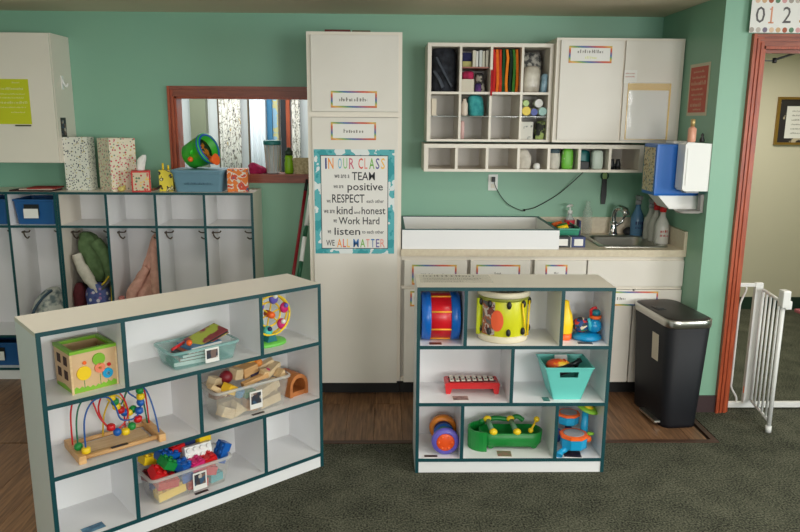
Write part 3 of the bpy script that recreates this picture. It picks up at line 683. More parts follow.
one(MB().loft([(0, 0, 0, .02, .025), (0, 0, .16, .022, .028), (0, 0, .24, .015, .018)], 16, .06, 4), 'shoe_bag', 'small rose pouch left of the pink jacket', 'bag', FAB('rose_cloth', (206, 134, 126)), (bx+.026, 4.4, .2945))
# left locker: grey clothes
gx = LL+1.19-.2975
u = thing('folded_clothes', 'heap of grey and white patterned clothes in the locker left of the green jacket', 'clothes', (gx+.15, 4.48, .2945))
MB().loft([(0, 0, 0, .1, .085), (0, 0, .1, .11, .09), (0, 0, .17, .1, .085), (.01, 0, .235, .07, .06), (.02, .01, .275, .03, .03)], 32, .07, 6).build('bundle', mat('grey_print_cloth', (196, 198, 190), .85, noise=(24, (104, 118, 122), (.45, .62)), bump=(60, .5, .003)), u)
MB().tube(spline([(-.105, -.075, .09), (-.06, -.085, .17), (-.01, -.07, .235), (.03, -.04, .27)], 5), [.012]*16, 8, squash=.6).build('strap', FAB('slate_blue_webbing', (74, 96, 112)), u)

# ================================================================== on top of the lockers
LT = 1.1985; TYF = 4.47
def X448(p): return -.494+(p-306)*.00599
for i, (w, col, y) in enumerate(((.26, (58, 30, 34), 0), (.2, (196, 176, 160), .009), (.17, (150, 44, 40), .016))):
    one(B(-w/2, w/2, -.07, .07, 0, .0075), 'paper_pad', ['dark notebook lying on the lockers at the far left', 'pale paper pad on the dark notebook at the far left', 'red striped booklet on top of the pads at the far left'][i], 'paper', FAB('pad_cover_%s' % ('dark', 'pale', 'red')[i], col), (X448(28)+.03*i, TYF-.02, LT+y-.0008*i), (0, 0, .08*(i-1)))
def boxfile(label, x, y, rot, w, d, h, m, m2):
    u = thing('covered_box', label, 'box', (x, y, LT), rot)
    mb = MB().box(-w/2, w/2, -d/2, -d/2+.004, 0, h).box(-w/2, w/2, d/2-.004, d/2, 0, h).box(-w/2, -w/2+.004, -d/2+.004, d/2-.004, 0, h).box(w/2-.004, w/2, -d/2+.004, d/2-.004, 0, h).box(-w/2+.004, w/2-.004, -d/2+.004, d/2-.004, 0, .004)
    mb.build('carton', m, u); B(-w/2+.004, w/2-.004, -d/2+.004, d/2-.004, h-.03, h-.01).build('lid', m2, u)
    return u
DOT1 = dots_mat('navy_speckle_paper', (220, 220, 208), [(44, 48, 70), (90, 110, 96), (190, 180, 120), (60, 64, 90)], 82, .34)
DOT2 = dots_mat('confetti_dot_paper', (228, 220, 196), [(196, 44, 66), (206, 178, 80), (120, 140, 120), (214, 120, 130), (190, 60, 80)], 66, .36)
boxfile('tall box covered in white paper with navy specks on the lockers', X448(72), 4.50, -.05, .15, .10, .325, DOT1, PAPER)
boxfile('tall box covered in cream paper with red confetti dots on the lockers', X448(110), 4.505, .78, .165, .165, .32, DOT2, PAPER)
u = thing('tissue_box', 'red patterned tissue box with a tissue pulled up', 'tissue box', (X448(138.5), 4.415, LT), .3)
B(-.055, .055, -.055, .055, 0, .128, bev=.003).build('carton', mat('red_tissue_carton', (196, 52, 46), .6), u)
B(-.046, .046, -.0565, -.0545, .01, .118).build('print', dots_mat('tissue_print', (206, 190, 160), [(196, 60, 60), (90, 120, 90), (226, 190, 90)], 60, .38), u)
B(.0545, .0565, -.046, .046, .01, .118).build('print', MC['tissue_print'], u)
MB().loft([(0, 0, .1285, .02, .012), (.004, 0, .165, .024, .012), (.016, 0, .2, .022, .01), (.024, 0, .222, .01, .006)], 18, .12, 3).build('tissue', PAPER, u)
one(MB().ball((0, 0, .016), .02, sq=(1.2, .7, .8)).ball((.018, 0, .03), .01), 'bead_toy', 'tiny yellow figure at the foot of the confetti dot box', 'toy', mat('pale_yellow', (206, 190, 110), .6), (X448(119), 4.395, LT))
one(MB().tube(spline([(-.06, 0, .012), (-.02, -.01, .014), (.03, .005, .02), (.06, 0, .04)], 4), [.012]*13, 8, squash=.6), 'toy_snake', 'dark flat toy with orange ends lying right of the tissue box', 'toy', mat('dark_orange_print', (46, 32, 26), .6, noise=(28, (196, 104, 40), (.5, .6))), (X448(149), 4.40, LT-.004))
u = thing('crayon_box', 'yellow box with black cat print standing beside the blue-grey tote', 'box', (X448(163), 4.45, LT), .1)
B(-.042, .042, -.03, .03, 0, .13, bev=.002).build('carton', ramp_mat('yellow_cat_print', [(0, (224, 204, 60)), (.54, (40, 36, 32)), (.6, (226, 214, 150))], 'noise', 26), u)
MB().cyl((-.02, 0, .1302), (-.02, 0, .17), .006).cyl((.012, 0, .1302), (.012, 0, .158), .006).build('crayon', YEL, u)
u = thing('tote', 'blue-grey plastic tote with lid on the lockers below the pass-through', 'tote', (X448(197.5), 4.475, LT))
open_bin(.31, .2, .122, .03, .03, .004, .02, .004).build('tub', mat('blue_grey_plastic', (98, 136, 154), .45), u)
MB().rings([rr(.33, .22, .025, .1225), rr(.33, .22, .025, .134), rr(.3, .19, .02, .138)], True, True, False).build('lid', MC['blue_grey_plastic'], u)
scribble(u, -.08, .045, .17, .014, mat('faint_blue_mark', (74, 108, 126), .6), -.1)
TT = LT+.1385
u = thing('toy_drum', 'tilted green toy drum with orange horn on the blue-grey tote', 'toy drum', (X448(196.5), 4.475, TT+.097)); u.scale = (1.18, 1.18, 1.18)
R = Matrix.Rotation(-.42, 4, 'Z') @ Matrix.Rotation(1.2, 4, 'Y')
mb = MB(); mb.T = R; mb.lathe([(.055, -.07), (.066, -.06), (.074, 0), (.08, .05), (.083, .052), (.083, .07), (.07, .07), (.064, .02)], n=28); mb.build('shell', GREEN if False else mat('bright_green_plastic', (56, 184, 44), .35), u)
mb = MB(); mb.T = R; mb.lathe([(.0835, .056), (.0855, .06), (.0835, .066)], n=28, caps=False); mb.lathe([(.066, .071), (.072, .074), (.078, .071)], n=28, caps=False); mb.build('rim', BLUE, u)
mb = MB(); mb.T = R; mb.lathe([(.064, .03), (.03, .034), (.001, .034)], n=24); mb.build('drum_head', ramp_mat('drum_pattern', [(0, (24, 40, 44)), (.5, (206, 120, 30)), (.6, (20, 60, 60))], 'noise', 30), u)
mb = MB(); mb.T = R; mb.tube([(.05, -.02, .06), (.07, -.03, .085), (.075, -.03, .11)], [.014, .016, .03], 14); mb.build('horn', ORG, u)
mb = MB(); mb.T = R; mb.ball((-.02, .03, -.062), .03, sq=(1, 1, .6)); mb.ball((.03, -.075, -.01), .014); mb.build('button', ORG, u)
mb = MB(); mb.T = R; mb.lathe([(.02, 0), (.016, .006), (.001, .008)], c=(0, 0, 0), n=14); mb.build('side_knob', MC['bright_green_plastic'], u, loc=(-.02, -.07, .005), rot=(PI/2, 0, 0))
u = thing('picture_box', 'small box printed in orange and blue at the right end of the lockers', 'box', (X448(236), 4.46, LT), .12)
B(-.062, .062, -.05, .05, 0, .14, bev=.002).build('carton', ramp_mat('orange_blue_print', [(0, (40, 70, 120)), (.35, (226, 120, 40)), (.5, (220, 214, 200)), (.56, (206, 70, 40)), (.66, (40, 90, 130))], 'noise', 22), u)
# on the sill
SY = 4.70
one(MB().loft([(0, 0, 0, .05, .04), (0, 0, .03, .055, .042), (-.02, 0, .055, .03, .025), (-.03, 0, .07, .01, .01)], 26, .12, 5), 'magenta_cloth', 'crumpled magenta cloth on the sill beside the tumbler', 'cloth', FAB('magenta_cloth', (170, 26, 84)), (-.835, SY, SILL))
u = thing('tumbler', 'clear tumbler with dark teal lid on the pass-through sill', 'tumbler', (-.735, SY+.01, SILL))
MB().lathe([(.04, 0), (.042, .01), (.052, .19), (.049, .19), (.039, .012), (.001, .012)], n=24).build('cup', mat('clear_ribbed_plastic', (206, 214, 214), .15, alpha=.45), u)
for i in range(10):
    a = 2*PI*i/10; MB().cyl((.0415*math.cos(a), .0415*math.sin(a), .012), (.0515*math.cos(a), .0515*math.sin(a), .185), .0025, 6).build('rib', mat('tan_rib', (176, 160, 140), .5), u)
MB().lathe([(.055, .185), (.057, .19), (.057, .208), (.05, .214), (.001, .216)], n=24).build('lid', mat('dark_teal_plastic', (26, 118, 116), .4), u)
u = thing('drink_bottle', 'lime green drink bottle with black cap on the sill', 'bottle', (-.627, SY, SILL))
MB().lathe([(.026, 0), (.029, .006), (.03, .07), (.026, .085), (.028, .1), (.022, .118)], n=20).build('body', mat('lime_bottle', (140, 196, 30), .35), u)
MB().lathe([(.02, .1185), (.026, .12), (.026, .145), (.014, .152), (.012, .168), (.001, .17)], n=18).build('cap', mat('dark_green_cap', (36, 60, 44), .4), u)
u = thing('wicker_basket', 'small beige wicker basket at the right end of the sill', 'basket', (-.535, SY-.005, SILL))
open_bin(.125, .1, .1, .016, .016, .006, .012, .004).build('weave', mat('beige_wicker', (206, 192, 154), .8, noise=(60, (166, 150, 112)), bump=(120, .9, .004)), u)
for k in range(6): MB().rings([rr(.112+.0026*k, .087+.0026*k, .012, .008+.015*k), rr(.116+.0026*k, .091+.0026*k, .013, .013+.015*k), rr(.112+.0026*k, .087+.0026*k, .012, .018+.015*k)], False, False).build('woven_band', MC['beige_wicker'], u)

# brooms between lockers and tall cabinet
u = thing('broom', 'red-handled broom leaning in the gap left of the tall cabinet', 'broom', (-.63, 4.03, 0))
MB().tube([(.0, 0, .14), (.122, .525, 1.19)], .011, 10).build('handle', mat('dark_red_metal', (150, 24, 38), .3), u)
MB().tube([(.122, .525, 1.19), (.13, .56, 1.26)], [.012, .009], 10).build('grip', BLACK, u)
MB().prism([(-.05, .0), (.05, .0), (.04, .1), (.02, .14), (-.02, .14), (-.04, .1)], -.02, .02).build('brush', mat('grey_bristle', (70, 72, 76), .9, bump=(200, .8)), u)
u = thing('mop', 'white and green banded mop pole leaning against the tall cabinet', 'mop', (-.587, 3.9, 0))
pts = [Vector((0, 0, .12)), Vector((.138, .413, 1.19))]
def seg(a, b): return [pts[0].lerp(pts[1], a), pts[0].lerp(pts[1], b)]
GB = mat('dark_green_band', (14, 84, 54), .4)
for a, b, m, n in ((0, .46, WHITE, 'white_section'), (.46, .555, mat('brown_band', (66, 44, 36), .5), 'joint'), (.555, .645, GB, 'band'), (.645, .775, WHITE, 'white_section'), (.775, .835, GB, 'band'), (.835, 1, WHITE, 'white_section')): MB().tube(seg(a, b), .013, 10).build(n, m, u)
MB().loft([(0, 0, 0, .05, .04), (0, 0, .05, .045, .04), (0, 0, .12, .02, .02)], 28, .08, 9).build('mop_head', mat('grey_mop_yarn', (170, 168, 160), .9), u)

# ================================================================== cube shelf contents
def soft(name, label, cat, x, y, z, w, d, h, m, amp=.05, freq=5, lean=0, group=None):
    """stuffed bag or pack: rounded-box sections with wrinkles"""
    rs = []; N = 32
    for i, (f, k) in enumerate(((0, .86), (.06, .97), (.3, 1), (.6, .99), (.85, .93), (.95, .8), (1, .5))):
        ring = []
        for j in range(N):
            a = 2*PI*j/N; c, q = math.cos(a), math.sin(a); e = (abs(c)**3.2+abs(q)**3.2)**(-1/3.2)
            g = k*e*(1+amp*.5*math.sin(freq*a+i*1.1)+amp*.4*math.sin((freq+6)*a-i*1.9))*.47
            ring.append(Vector((lean*f+w*g*c, d*g*q, h*f)))
        rs.append(ring)
    return one(MB().rings(rs), name, label, cat, m, (x, y, z), group=group)
DKB = FAB('black_nylon', (26, 28, 36), (50, 54, 64))
def cellx(i, f): return cub[i]+f*.165
u = thing('black_bag', 'folded black bag filling the top left cube of the wall shelf', 'bag', (cellx(0, .5), 4.49, CT))
MB().loft([(0, 0, 0, .074, .08), (0, 0, .05, .077, .085), (0, 0, .15, .077, .085), (0, 0, .22, .074, .08), (0, 0, .255, .066, .06)], 30, .022, 5).build('bag', DKB, u)
MB().tube(spline([(-.05, -.085, .2), (-.02, -.098, .14), (.015, -.098, .08), (.045, -.09, .03)], 5), [.013]*16, 10, squash=.5).build('strap', FAB('grey_webbing', (82, 88, 98)), u)
MB().tube(spline([(-.06, -.07, .12), (-.03, -.094, .07), (-.01, -.095, .025)], 5), [.016]*11, 10, squash=.5).build('strap', FAB('grey_webbing', (82, 88, 98)), u)
WS = CZ0+.4385
one(B(0, .055, 0, .15, 0, .034, bev=.008), 'folded_cloth', 'pale yellow folded cloth on the small wood shelf of the wall unit', 'cloth', FAB('straw_cloth', (190, 184, 120)), (cellx(1, .05), 4.40, WS))
one(B(0, .055, 0, .15, 0, .05, bev=.01), 'folded_cloth', 'navy folded cloth on the yellow one in the wall unit', 'cloth', FAB('navy_cloth', (34, 40, 84)), (cellx(1, .05), 4.40, WS+.0345))
for i, (w, c) in enumerate(((.02, (214, 208, 190)), (.016, (222, 222, 216)), (.02, (206, 210, 206)), (.016, (220, 216, 200)), (.018, (208, 204, 190)))):
    one(B(0, w-.002, 0, .16, 0, .095-.004*(i % 2), bev=.003), 'booklet', '%s white booklet standing on the small wood shelf of the wall unit' % ('leftmost', 'second', 'middle', 'fourth', 'rightmost')[i], 'book', ramp_mat('booklet_%d' % i, [(0, c), (.62, c), (.66, (90, 110, 150)), (.7, c)], 'noise', 30), (cellx(1, .4)+.0195*i, 4.38, WS), group='booklets on the small wood shelf')
one(B(0, .075, 0, .12, 0, .075, bev=.004), 'white_carton', 'white carton in the second cube of the wall shelf', 'box', mat('white_carton', (216, 208, 190), .6), (cellx(1, .02), 4.38, CT))
soft('pouch', 'maroon and pink pouch on the white carton in the wall shelf', 'pouch', cellx(1, .27), 4.44, CT+.0755, .075, .09, .048, FAB('maroon_pouch', (134, 24, 56), (196, 40, 90)))
soft('pouch', 'navy and purple scrunched pouch beside the white carton', 'pouch', cellx(1, .62), 4.39, CT, .04, .05, .05, FAB('navy_purple', (40, 34, 86), (110, 60, 130)))
soft('fabric_bundle', 'dark and pale patterned fabric bundle in the second cube', 'fabric', cellx(1, .78), 4.47, CT, .062, .09, .115, mat('patterned_fabric', (60, 58, 58), .85, noise=(24, (196, 190, 176), (.48, .56))), lean=-.01)
# coloured folders in the third cube
fcol = [((206, 40, 36), 'red'), ((240, 120, 30), 'orange'), ((206, 60, 30), 'vermilion'), ((16, 84, 40), 'dark green'), ((240, 136, 30), 'bright orange'), ((14, 50, 36), 'blackish green'), ((70, 140, 50), 'grass green'), ((236, 124, 28), 'amber')]
for i, (c, n) in enumerate(fcol):
    w = .0165; prof = [(.0, 0), (w, 0)]
    right = [(w*.95+.004*math.sin(z*14+i)*1, z) for z in (.05, .1, .15, .2)]; left = [(.0+.004*math.sin(z*14+i), z) for z in (.2, .15, .1, .05)]
    one(MB().prism([(0, 0), (w*.95, 0)]+right+[(w*.8-.004, .248), (-.004, .248)]+left, 0, .2), 'folder', '%s fabric-bound folder standing in the third cube of the wall shelf' % n, 'folder', FAB('folder_'+n.replace(' ', '_'), c), (cub[2]+.008+.0196*i, 4.39, CT), group='folders in the third cube')
soft('red_lanyard', 'red lanyard hanging over the front left edge of the folder cube', 'lanyard', cub[2]-.0068, 4.331, CZ0+.27, .012, .012, .15, FAB('red_lanyard', (196, 26, 44)))
# clear bags in the fourth cube
soft('plastic_bag', 'grey speckled bag at the top of the fourth cube', 'bag', cellx(3, .45), 4.53, CT, .145, .12, .245, mat('grey_speckle_bag', (70, 72, 74), .35, noise=(36, (196, 194, 186), (.45, .6))))
soft('plastic_bag', 'milky clear plastic bag at the front of the fourth cube', 'bag', cellx(3, .37), 4.415, CT, .11, .1, .155, mat('milky_plastic', (214, 208, 194), .25, noise=(14, (170, 160, 146))))
soft('plastic_bag', 'pale blue plastic bag leaning at the right of the fourth cube', 'bag', cellx(3, .79), 4.39, CT, .042, .06, .11, mat('pale_blue_bag', (150, 186, 206), .3, noise=(30, (90, 120, 140))), lean=.006)
# lower row
one(B(0, .03, 0, .06, 0, .1, bev=.004), 'white_carton', 'small cream carton on the glass in the lower left cube', 'box', mat('cream_carton', (226, 214, 194), .6), (cellx(0, .03), 4.37, CM))
soft('mesh_bag', 'turquoise mesh bag on the glass of the second lower cube', 'bag', cellx(1, .62), 4.43, CM, .1, .1, .122, FAB('turquoise_mesh', (74, 176, 176), (40, 140, 146)), .05, 6, -.012)
one(MB().lathe([(.018, 0), (.02, .01), (.02, .07), (.01, .09), (.01, .1)], n=16), 'lotion_bottle', 'cream bottle left of the turquoise mesh bag', 'bottle', mat('cream_bottle', (222, 206, 190), .4), (cellx(1, .15), 4.39, CM))
one(MB().lathe([(.012, 0), (.013, .06), (.012, .1), (.006, .108)], n=14), 'lotion_tube', 'slim pink tube standing under the turquoise mesh bag', 'tube', mat('pink_tube', (220, 180, 176), .4), (cellx(1, .09), 4.39, CB))
cols = [((.03, .03), (230, 200, 40), 'yellow-capped bottle lying front left in the fourth lower cube'), ((.077, .024), (30, 60, 150), 'blue-capped bottle lying in the middle of the fourth lower cube'), ((.128, .028), (150, 196, 190), 'mint bottle lying front right in the fourth lower cube')]
for (x, r), c, lb in cols:
    u = thing('lying_bottle', lb, 'bottle', (cub[3]+x-.001, 4.37, CM+r), 0, 'bottles lying in the fourth lower cube')
    MB().lathe([(r*.9, .0), (r, .01), (r, .13), (r*.6, .15)], n=18, axis='Y').build('body', mat('bottle_body_%d' % int(r*1e4+x*1e3), (206, 206, 196), .4), u)
    MB().lathe([(r*.85, -.016), (r*.9, -.012), (r*.9, 0)], n=18, axis='Y').build('cap', mat('bottle_cap_%d' % int(x*1e3), c, .4), u)
one(MB().lathe([(.024, 0), (.026, .01), (.026, .1), (.012, .12)], n=18, axis='Y'), 'lying_bottle', 'white bottle lying on the right of the pile in the fourth lower cube', 'bottle', WHITE, (cub[3]+.108, 4.38, CM+.0765))
one(MB().lathe([(.018, 0), (.02, .01), (.02, .09), (.01, .1)], n=18, axis='Y'), 'lying_bottle', 'pale green bottle lying on the yellow-capped one', 'bottle', mat('pale_green_bottle', (170, 200, 120), .4), (cub[3]+.03, 4.38, CM+.0765))
one(B(0, .075, 0, .14, 0, .105, bev=.004), 'white_carton', 'white printed carton at the bottom of the fourth cube', 'box', ramp_mat('white_print', [(0, (214, 212, 202)), (.6, (214, 212, 202)), (.63, (120, 126, 124)), (.68, (214, 212, 202))], 'noise', 34), (cub[3]+.004, 4.38, CB))
soft('glove', 'pale green and black glove at the bottom right of the fourth cube', 'glove', cub[3]+.118, 4.40, CB, .06, .08, .11, mat('green_black_glove', (40, 42, 40), .7, noise=(18, (176, 196, 120), (.47, .53))), lean=.012)
# strip shelf contents
def sx(c, f): return STX+[.026, .204, .39, .581, .765, .952, 1.138][c]+f*.16
one(MB().loft([(0, 0, 0, .04, .034), (0, 0, .07, .042, .036), (-.006, 0, .105, .03, .028), (-.008, 0, .118, .015, .014)], 24, .05, 4), 'white_pouch', 'crumpled white pouch in the fourth pigeonhole', 'pouch', FAB('white_pouch', (214, 208, 196)), (sx(3, .26), 4.41, SB))
one(MB().lathe([(.018, 0), (.022, .01), (.018, .03), (.006, .036)], n=16), 'white_jar', 'tiny white jar beside the crumpled pouch', 'jar', WHITE, (sx(3, .72), 4.38, SB))
u = thing('wipes_pack', 'white wipes pack with dark top in the fifth pigeonhole', 'pack', (sx(4, .27), 4.41, SB))
MB().loft([(0, 0, 0, .034, .03), (0, 0, .06, .038, .034), (0, 0, .095, .033, .03)], 22, .03, 6).build('pack', FAB('white_pack', (214, 210, 200)), u); MB().loft([(0, 0, .0955, .032, .028), (0, 0, .118, .034, .02)], 22, .03, 6).build('top', mat('slate_top', (70, 90, 100), .5), u)
soft('green_pack', 'bright green snack pack in the fifth pigeonhole', 'pack', sx(4, .76), 4.40, SB, .074, .06, .124, mat('bright_green_pack', (110, 190, 60), .4, noise=(30, (200, 214, 180), (.6, .66))), .03)
one(B(-.03, .03, 0, .08, 0, .045, bev=.004), 'charger_box', 'black charger box with the cord in the sixth pigeonhole', 'charger', BLACK, (sx(5, .2), 4.36, SB))
soft('teal_case', 'teal curved case behind the charger box', 'case', sx(5, .36), 4.49, SB, .09, .06, .11, mat('teal_case', (40, 130, 130), .4), .02, 3)
soft('speaker_case', 'pale grey-green rounded device in the sixth pigeonhole', 'device', sx(5, .74), 4.40, SB, .076, .07, .116, mat('pale_device', (196, 210, 200), .4), .02, 3)
u = thing('binoculars', 'small black binoculars in the last pigeonhole', 'binoculars', (sx(6, .24), 4.38, SB))
MB().lathe([(.018, 0), (.018, .03), (.012, .05), (.012, .062)], n=14).build('barrel', BLACK, u, (-.018, 0, 0)); MB().lathe([(.018, 0), (.018, .03), (.012, .05), (.012, .062)], n=14).build('barrel', BLACK, u, (.02, 0, 0)); B(-.016, .018, -.005, .005, .02, .032).build('bridge', BLACK, u)

# ================================================================== counter things
CTZ = .9105
u = thing('caddy', 'open green caddy with colourful bits behind the changing tray', 'caddy', (1.117, 4.4, CTZ))
open_bin(.15, .28, .09, .02, .03, .004, .015, .004).build('tub', mat('sea_green_plastic', (60, 150, 122), .4), u)
for i, (x, y, m, n) in enumerate(((-.03, .06, ORG, 'orange'), (.03, .04, RED, 'red'), (-.01, -.02, GREEN, 'green'), (.03, -.07, BLACK, 'black'), (-.03, -.09, YEL, 'yellow'))):
    one(MB().tube([(-.03, 0, 0), (.03, .01, .012)], [.016, .018], 10), 'craft_piece', '%s craft piece lying in the green caddy' % n, 'craft piece', m, (1.117+x*.7, 4.4+y, CTZ+.078), group='pieces in the green caddy')
u = thing('soap_bottle', 'clear red soap bottle with white pump beside the sink', 'bottle', (1.205, 4.575, CTZ))
MB().lathe([(.03, 0), (.033, .008), (.033, .1), (.014, .13), (.014, .14)], n=18).build('body', mat('clear_bottle', (206, 216, 214), .12, alpha=.4), u)
MB().lathe([(.03, .003), (.0325, .01), (.0325, .06), (.001, .06)], n=18).build('liquid', mat('blue_soap', (40, 70, 140), .3), u)
MB().lathe([(.0335, .062), (.0336, .1), (.0335, .1001)], n=18, caps=False).build('wrapper', mat('red_wrapper', (200, 50, 66), .5), u)
MB().lathe([(.016, .14), (.016, .16), (.006, .162), (.006, .19)], n=14).tube([(.01, 0, .193), (-.012, -.02, .195), (-.03, -.035, .188)], [.009, .008, .005], 8).build('pump', WHITE, u)
one(MB().lathe([(.03, 0), (.033, .006), (.033, .15), (.016, .19), (.014, .215), (.017, .22), (.012, .215), (.014, .19), (.03, .148), (.03, .006)], n=20), 'glass_bottle', 'tall clear glass bottle standing behind the sink', 'bottle', mat('clear_glass_thin', (206, 216, 206), .08, alpha=.12), (1.325, 4.59, CTZ))
one(B(-.005, .005, -.04, .04, 0, .1, bev=.002), 'blue_sponge_holder', 'narrow blue holder beside the glass bottle', 'holder', NAVY, (1.262, 4.56, CTZ))
for i, (x, lb) in enumerate(((1.052, 'dark printed carton at the end of the changing tray'), (1.142, 'blue printed carton nearest the sink'))):
    u = thing('small_carton', lb, 'box', (x, 4.14, CTZ))
    B(-.04, .04, -.035, .035, 0, .062, bev=.002).build('carton', mat('carton_dark_%d' % i, ((40, 44, 50), (48, 60, 110))[i], .5), u)
    B(-.026, .026, -.0362, -.0348, .01, .05).build('front_label', PAPER, u)
one(B(-.0, .004, -.035, .035, 0, .06), 'white_card', 'white card wedged between the two cartons', 'card', PAPER, (1.095, 4.14, CTZ))
mb = MB().lathe([(.028, 0), (.036, .012), (.036, .03), (.02, .045), (.008, .05)], n=18)
one(mb, 'scrubber', 'round black dish scrubber behind the sink', 'scrubber', mat('black_bristle', (30, 30, 34), .6, bump=(160, .8)), (1.605, 4.592, CTZ))
def spray(label, x, y, m, cap, ink, h=.2, r=.042):
    u = thing('spray_bottle', label, 'spray bottle', (x, y, CTZ))
    MB().lathe([(r*.95, 0), (r, .008), (r, h*.5), (r*.9, h*.62), (r*.42, h*.82), (r*.36, h*.95)], n=20).build('body', m, u)
    MB().lathe([(r*.45, h*.9501), (r*.45, h*1.06), (r*.3, h*1.1)], n=14).box(-.012, .012, -.05, .03, h*1.1, h*1.22, bev=.005).tube([(0, -.03, h*1.11), (0, -.04, h*.98)], .004, 6).build('trigger', cap, u)
    scribble(u, -.024, h*.36, .048, .02, ink, -r-.0015); scribble(u, -.024, h*.24, .048, .012, ink, -r-.0015)
    return u
MILKY = mat('milky_bottle', (206, 204, 196), .3, alpha=.85)
RINK = mat('red_ink', (176, 70, 66), .6)
spray('blue spray bottle at the back right corner of the sink', 1.642, 4.555, mat('translucent_blue_bottle', (96, 140, 178), .25, alpha=.8), GREY, NAVY, .215)
spray('white spray bottle with red print nearest the front', 1.687, 4.25, MILKY, RED, RINK, .205, .043)
spray('white spray bottle with red print, second one in', 1.685, 4.345, MILKY, RED, RINK, .205, .043)
spray('white spray bottle standing behind the red-capped ones', 1.688, 4.44, MILKY, GREY, RINK, .205, .043)

# dispensers on the alcove wall
u = thing('towel_dispenser', 'blue paper towel dispenser with collage front above the sink', 'dispenser', (1.5, 3.935, 1.235))
B(0, .2535, 0, .2, 0, .285, bev=.012).build('housing', mat('cobalt_blue_plastic', (8, 96, 184), .3), u)
B(-.0015, .0005, .02, .185, .02, .265).build('collage', dots_mat('collage_print', (206, 192, 158), [(110, 104, 88), (226, 216, 190), (150, 120, 86), (120, 140, 140)], 62, .40), u)
MB().prism([(.03, 0), (.253, 0), (.253, -.075), (.1, -.075)], .012, .19).build('tray', WHITE, u)
one(B(0, .12, 0, .11, 0, .014, bev=.003), 'paper_stack', 'small stack of white paper on the blue dispenser', 'paper', PAPER, (1.61, 3.99, 1.5205))
u = thing('soap_dispenser', 'white soap dispenser on the alcove wall in front of the blue one', 'dispenser', (1.612, 3.826, 1.272))
MB().prism([(.0, .012), (.012, 0), (.141, 0), (.141, .255), (.012, .262), (0, .25)], 0, .1).build('housing', WHITE, u)
B(.012, .02, -.004, .0, .03, .23, bev=.001).build('cover_ridge', WHITE, u); B(.03, .1, .02, .08, -.012, -.0002).build('nozzle', GREY, u)
u = thing('drip_tray', 'grey drip tray on the wall under the soap dispenser', 'tray', (1.60, 3.83, 1.15))
MB().rings([rr(.12, .085, .03, 0, .075, .045), rr(.14, .1, .035, .012, .075, .05), rr(.132, .092, .033, .012, .075, .05), rr(.115, .08, .03, .004, .075, .045)], True, True, False).build('dish', mat('satin_grey', (150, 146, 142), .35), u); B(.135, .152, .03, .07, .0, .1).build('bracket', mat('satin_grey', (150, 146, 142), .35), u)
u = thing('pump_bottle', 'pink bottle with gold cap on the soap dispenser', 'bottle', (1.66, 3.875, 1.5345))
MB().lathe([(.02, 0), (.022, .005), (.022, .07), (.01, .082)], n=16).build('body', mat('pink_lotion', (222, 160, 134), .35), u); MB().lathe([(.012, .0825), (.012, .12), (.006, .122)], n=14).build('cap', mat('gold_cap', (206, 176, 120), .3, .6), u)
one(MB().lathe([(.012, 0), (.014, .01), (.006, .03), (.008, .04), (.002, .048)], n=12), 'figurine', 'tiny black figurine beside the pink bottle', 'figurine', BLACK, (1.718, 3.875, 1.5335))
u = thing('wall_sign', 'narrow red sign with pale lettering on the alcove wall', 'sign', (XR-.004, 4.185, 1.675)); u.scale = (.93, 1, 1); u.rotation_euler = (0, 0, -PI/2)
B(0, .275, 0, .003, 0, .285).build('mount', mat('cream_mount', (206, 196, 170), .6), u); B(.018, .257, -.001, 0, .018, .267).build('face', mat('brick_red_paper', (196, 88, 68), .6), u)
SGN = mat('pale_sign_ink', (222, 176, 150), .6)
for z, h, a, b in ((.235, .012, .06, .21), (.203, .014, .05, .23), (.168, .022, .04, .24), (.14, .012, .05, .2), (.11, .014, .05, .22), (.085, .012, .08, .2), (.05, .024, .05, .2), (.03, .01, .09, .2)): scribble(u, a, z, b-a, h, SGN, -.002)

# ================================================================== bin, gate, door things
u = thing('trash_can', 'tall black step trash can with steel rim in front of the alcove corner', 'trash can', (1.600, 3.79, 0), .10)
MB().rings([rr(.2, .39, .05, .0), rr(.206, .396, .055, .02), rr(.25, .452, .06, .575), rr(.244, .44, .06, .58)], True, True).build('body', mat('black_bin_plastic', (15, 17, 24), .55, spec=.35), u)
MB().rings([rr(.256, .46, .064, .575), rr(.262, .466, .066, .579), rr(.262, .466, .066, .612), rr(.256, .46, .064, .617), rr(.244, .444, .06, .617), rr(.244, .444, .06, .575)], False, False).build('rim', STEEL, u)
MB().rings([rr(.25, .452, .06, .6), rr(.248, .448, .06, .618), rr(.22, .41, .06, .624), rr(.1, .25, .04, .626)], True, True).build('lid', mat('dark_grey_lid', (46, 43, 40), .45, spec=.35), u)
MB().box(-.10, -.05, -.03, .05, .6265, .6285, bev=.0008).box(-.092, -.058, -.02, .01, .629, .631).build('lid_button', BLACK, u)
mb = MB(); mb.T = Matrix.Translation((-.1155, -.08, .36)) @ Matrix.Rotation(-.04, 4, 'Y') @ Matrix.Rotation(0, 4, 'Z')
mb.box(-.0065, -.0045, -.035, .035, 0, .15).build('paper_label', mat('cream_label', (196, 186, 166), .6), u)
MB().box(-.135, -.09, -.16, .03, .018, .032, bev=.005).build('pedal', STEEL, u)

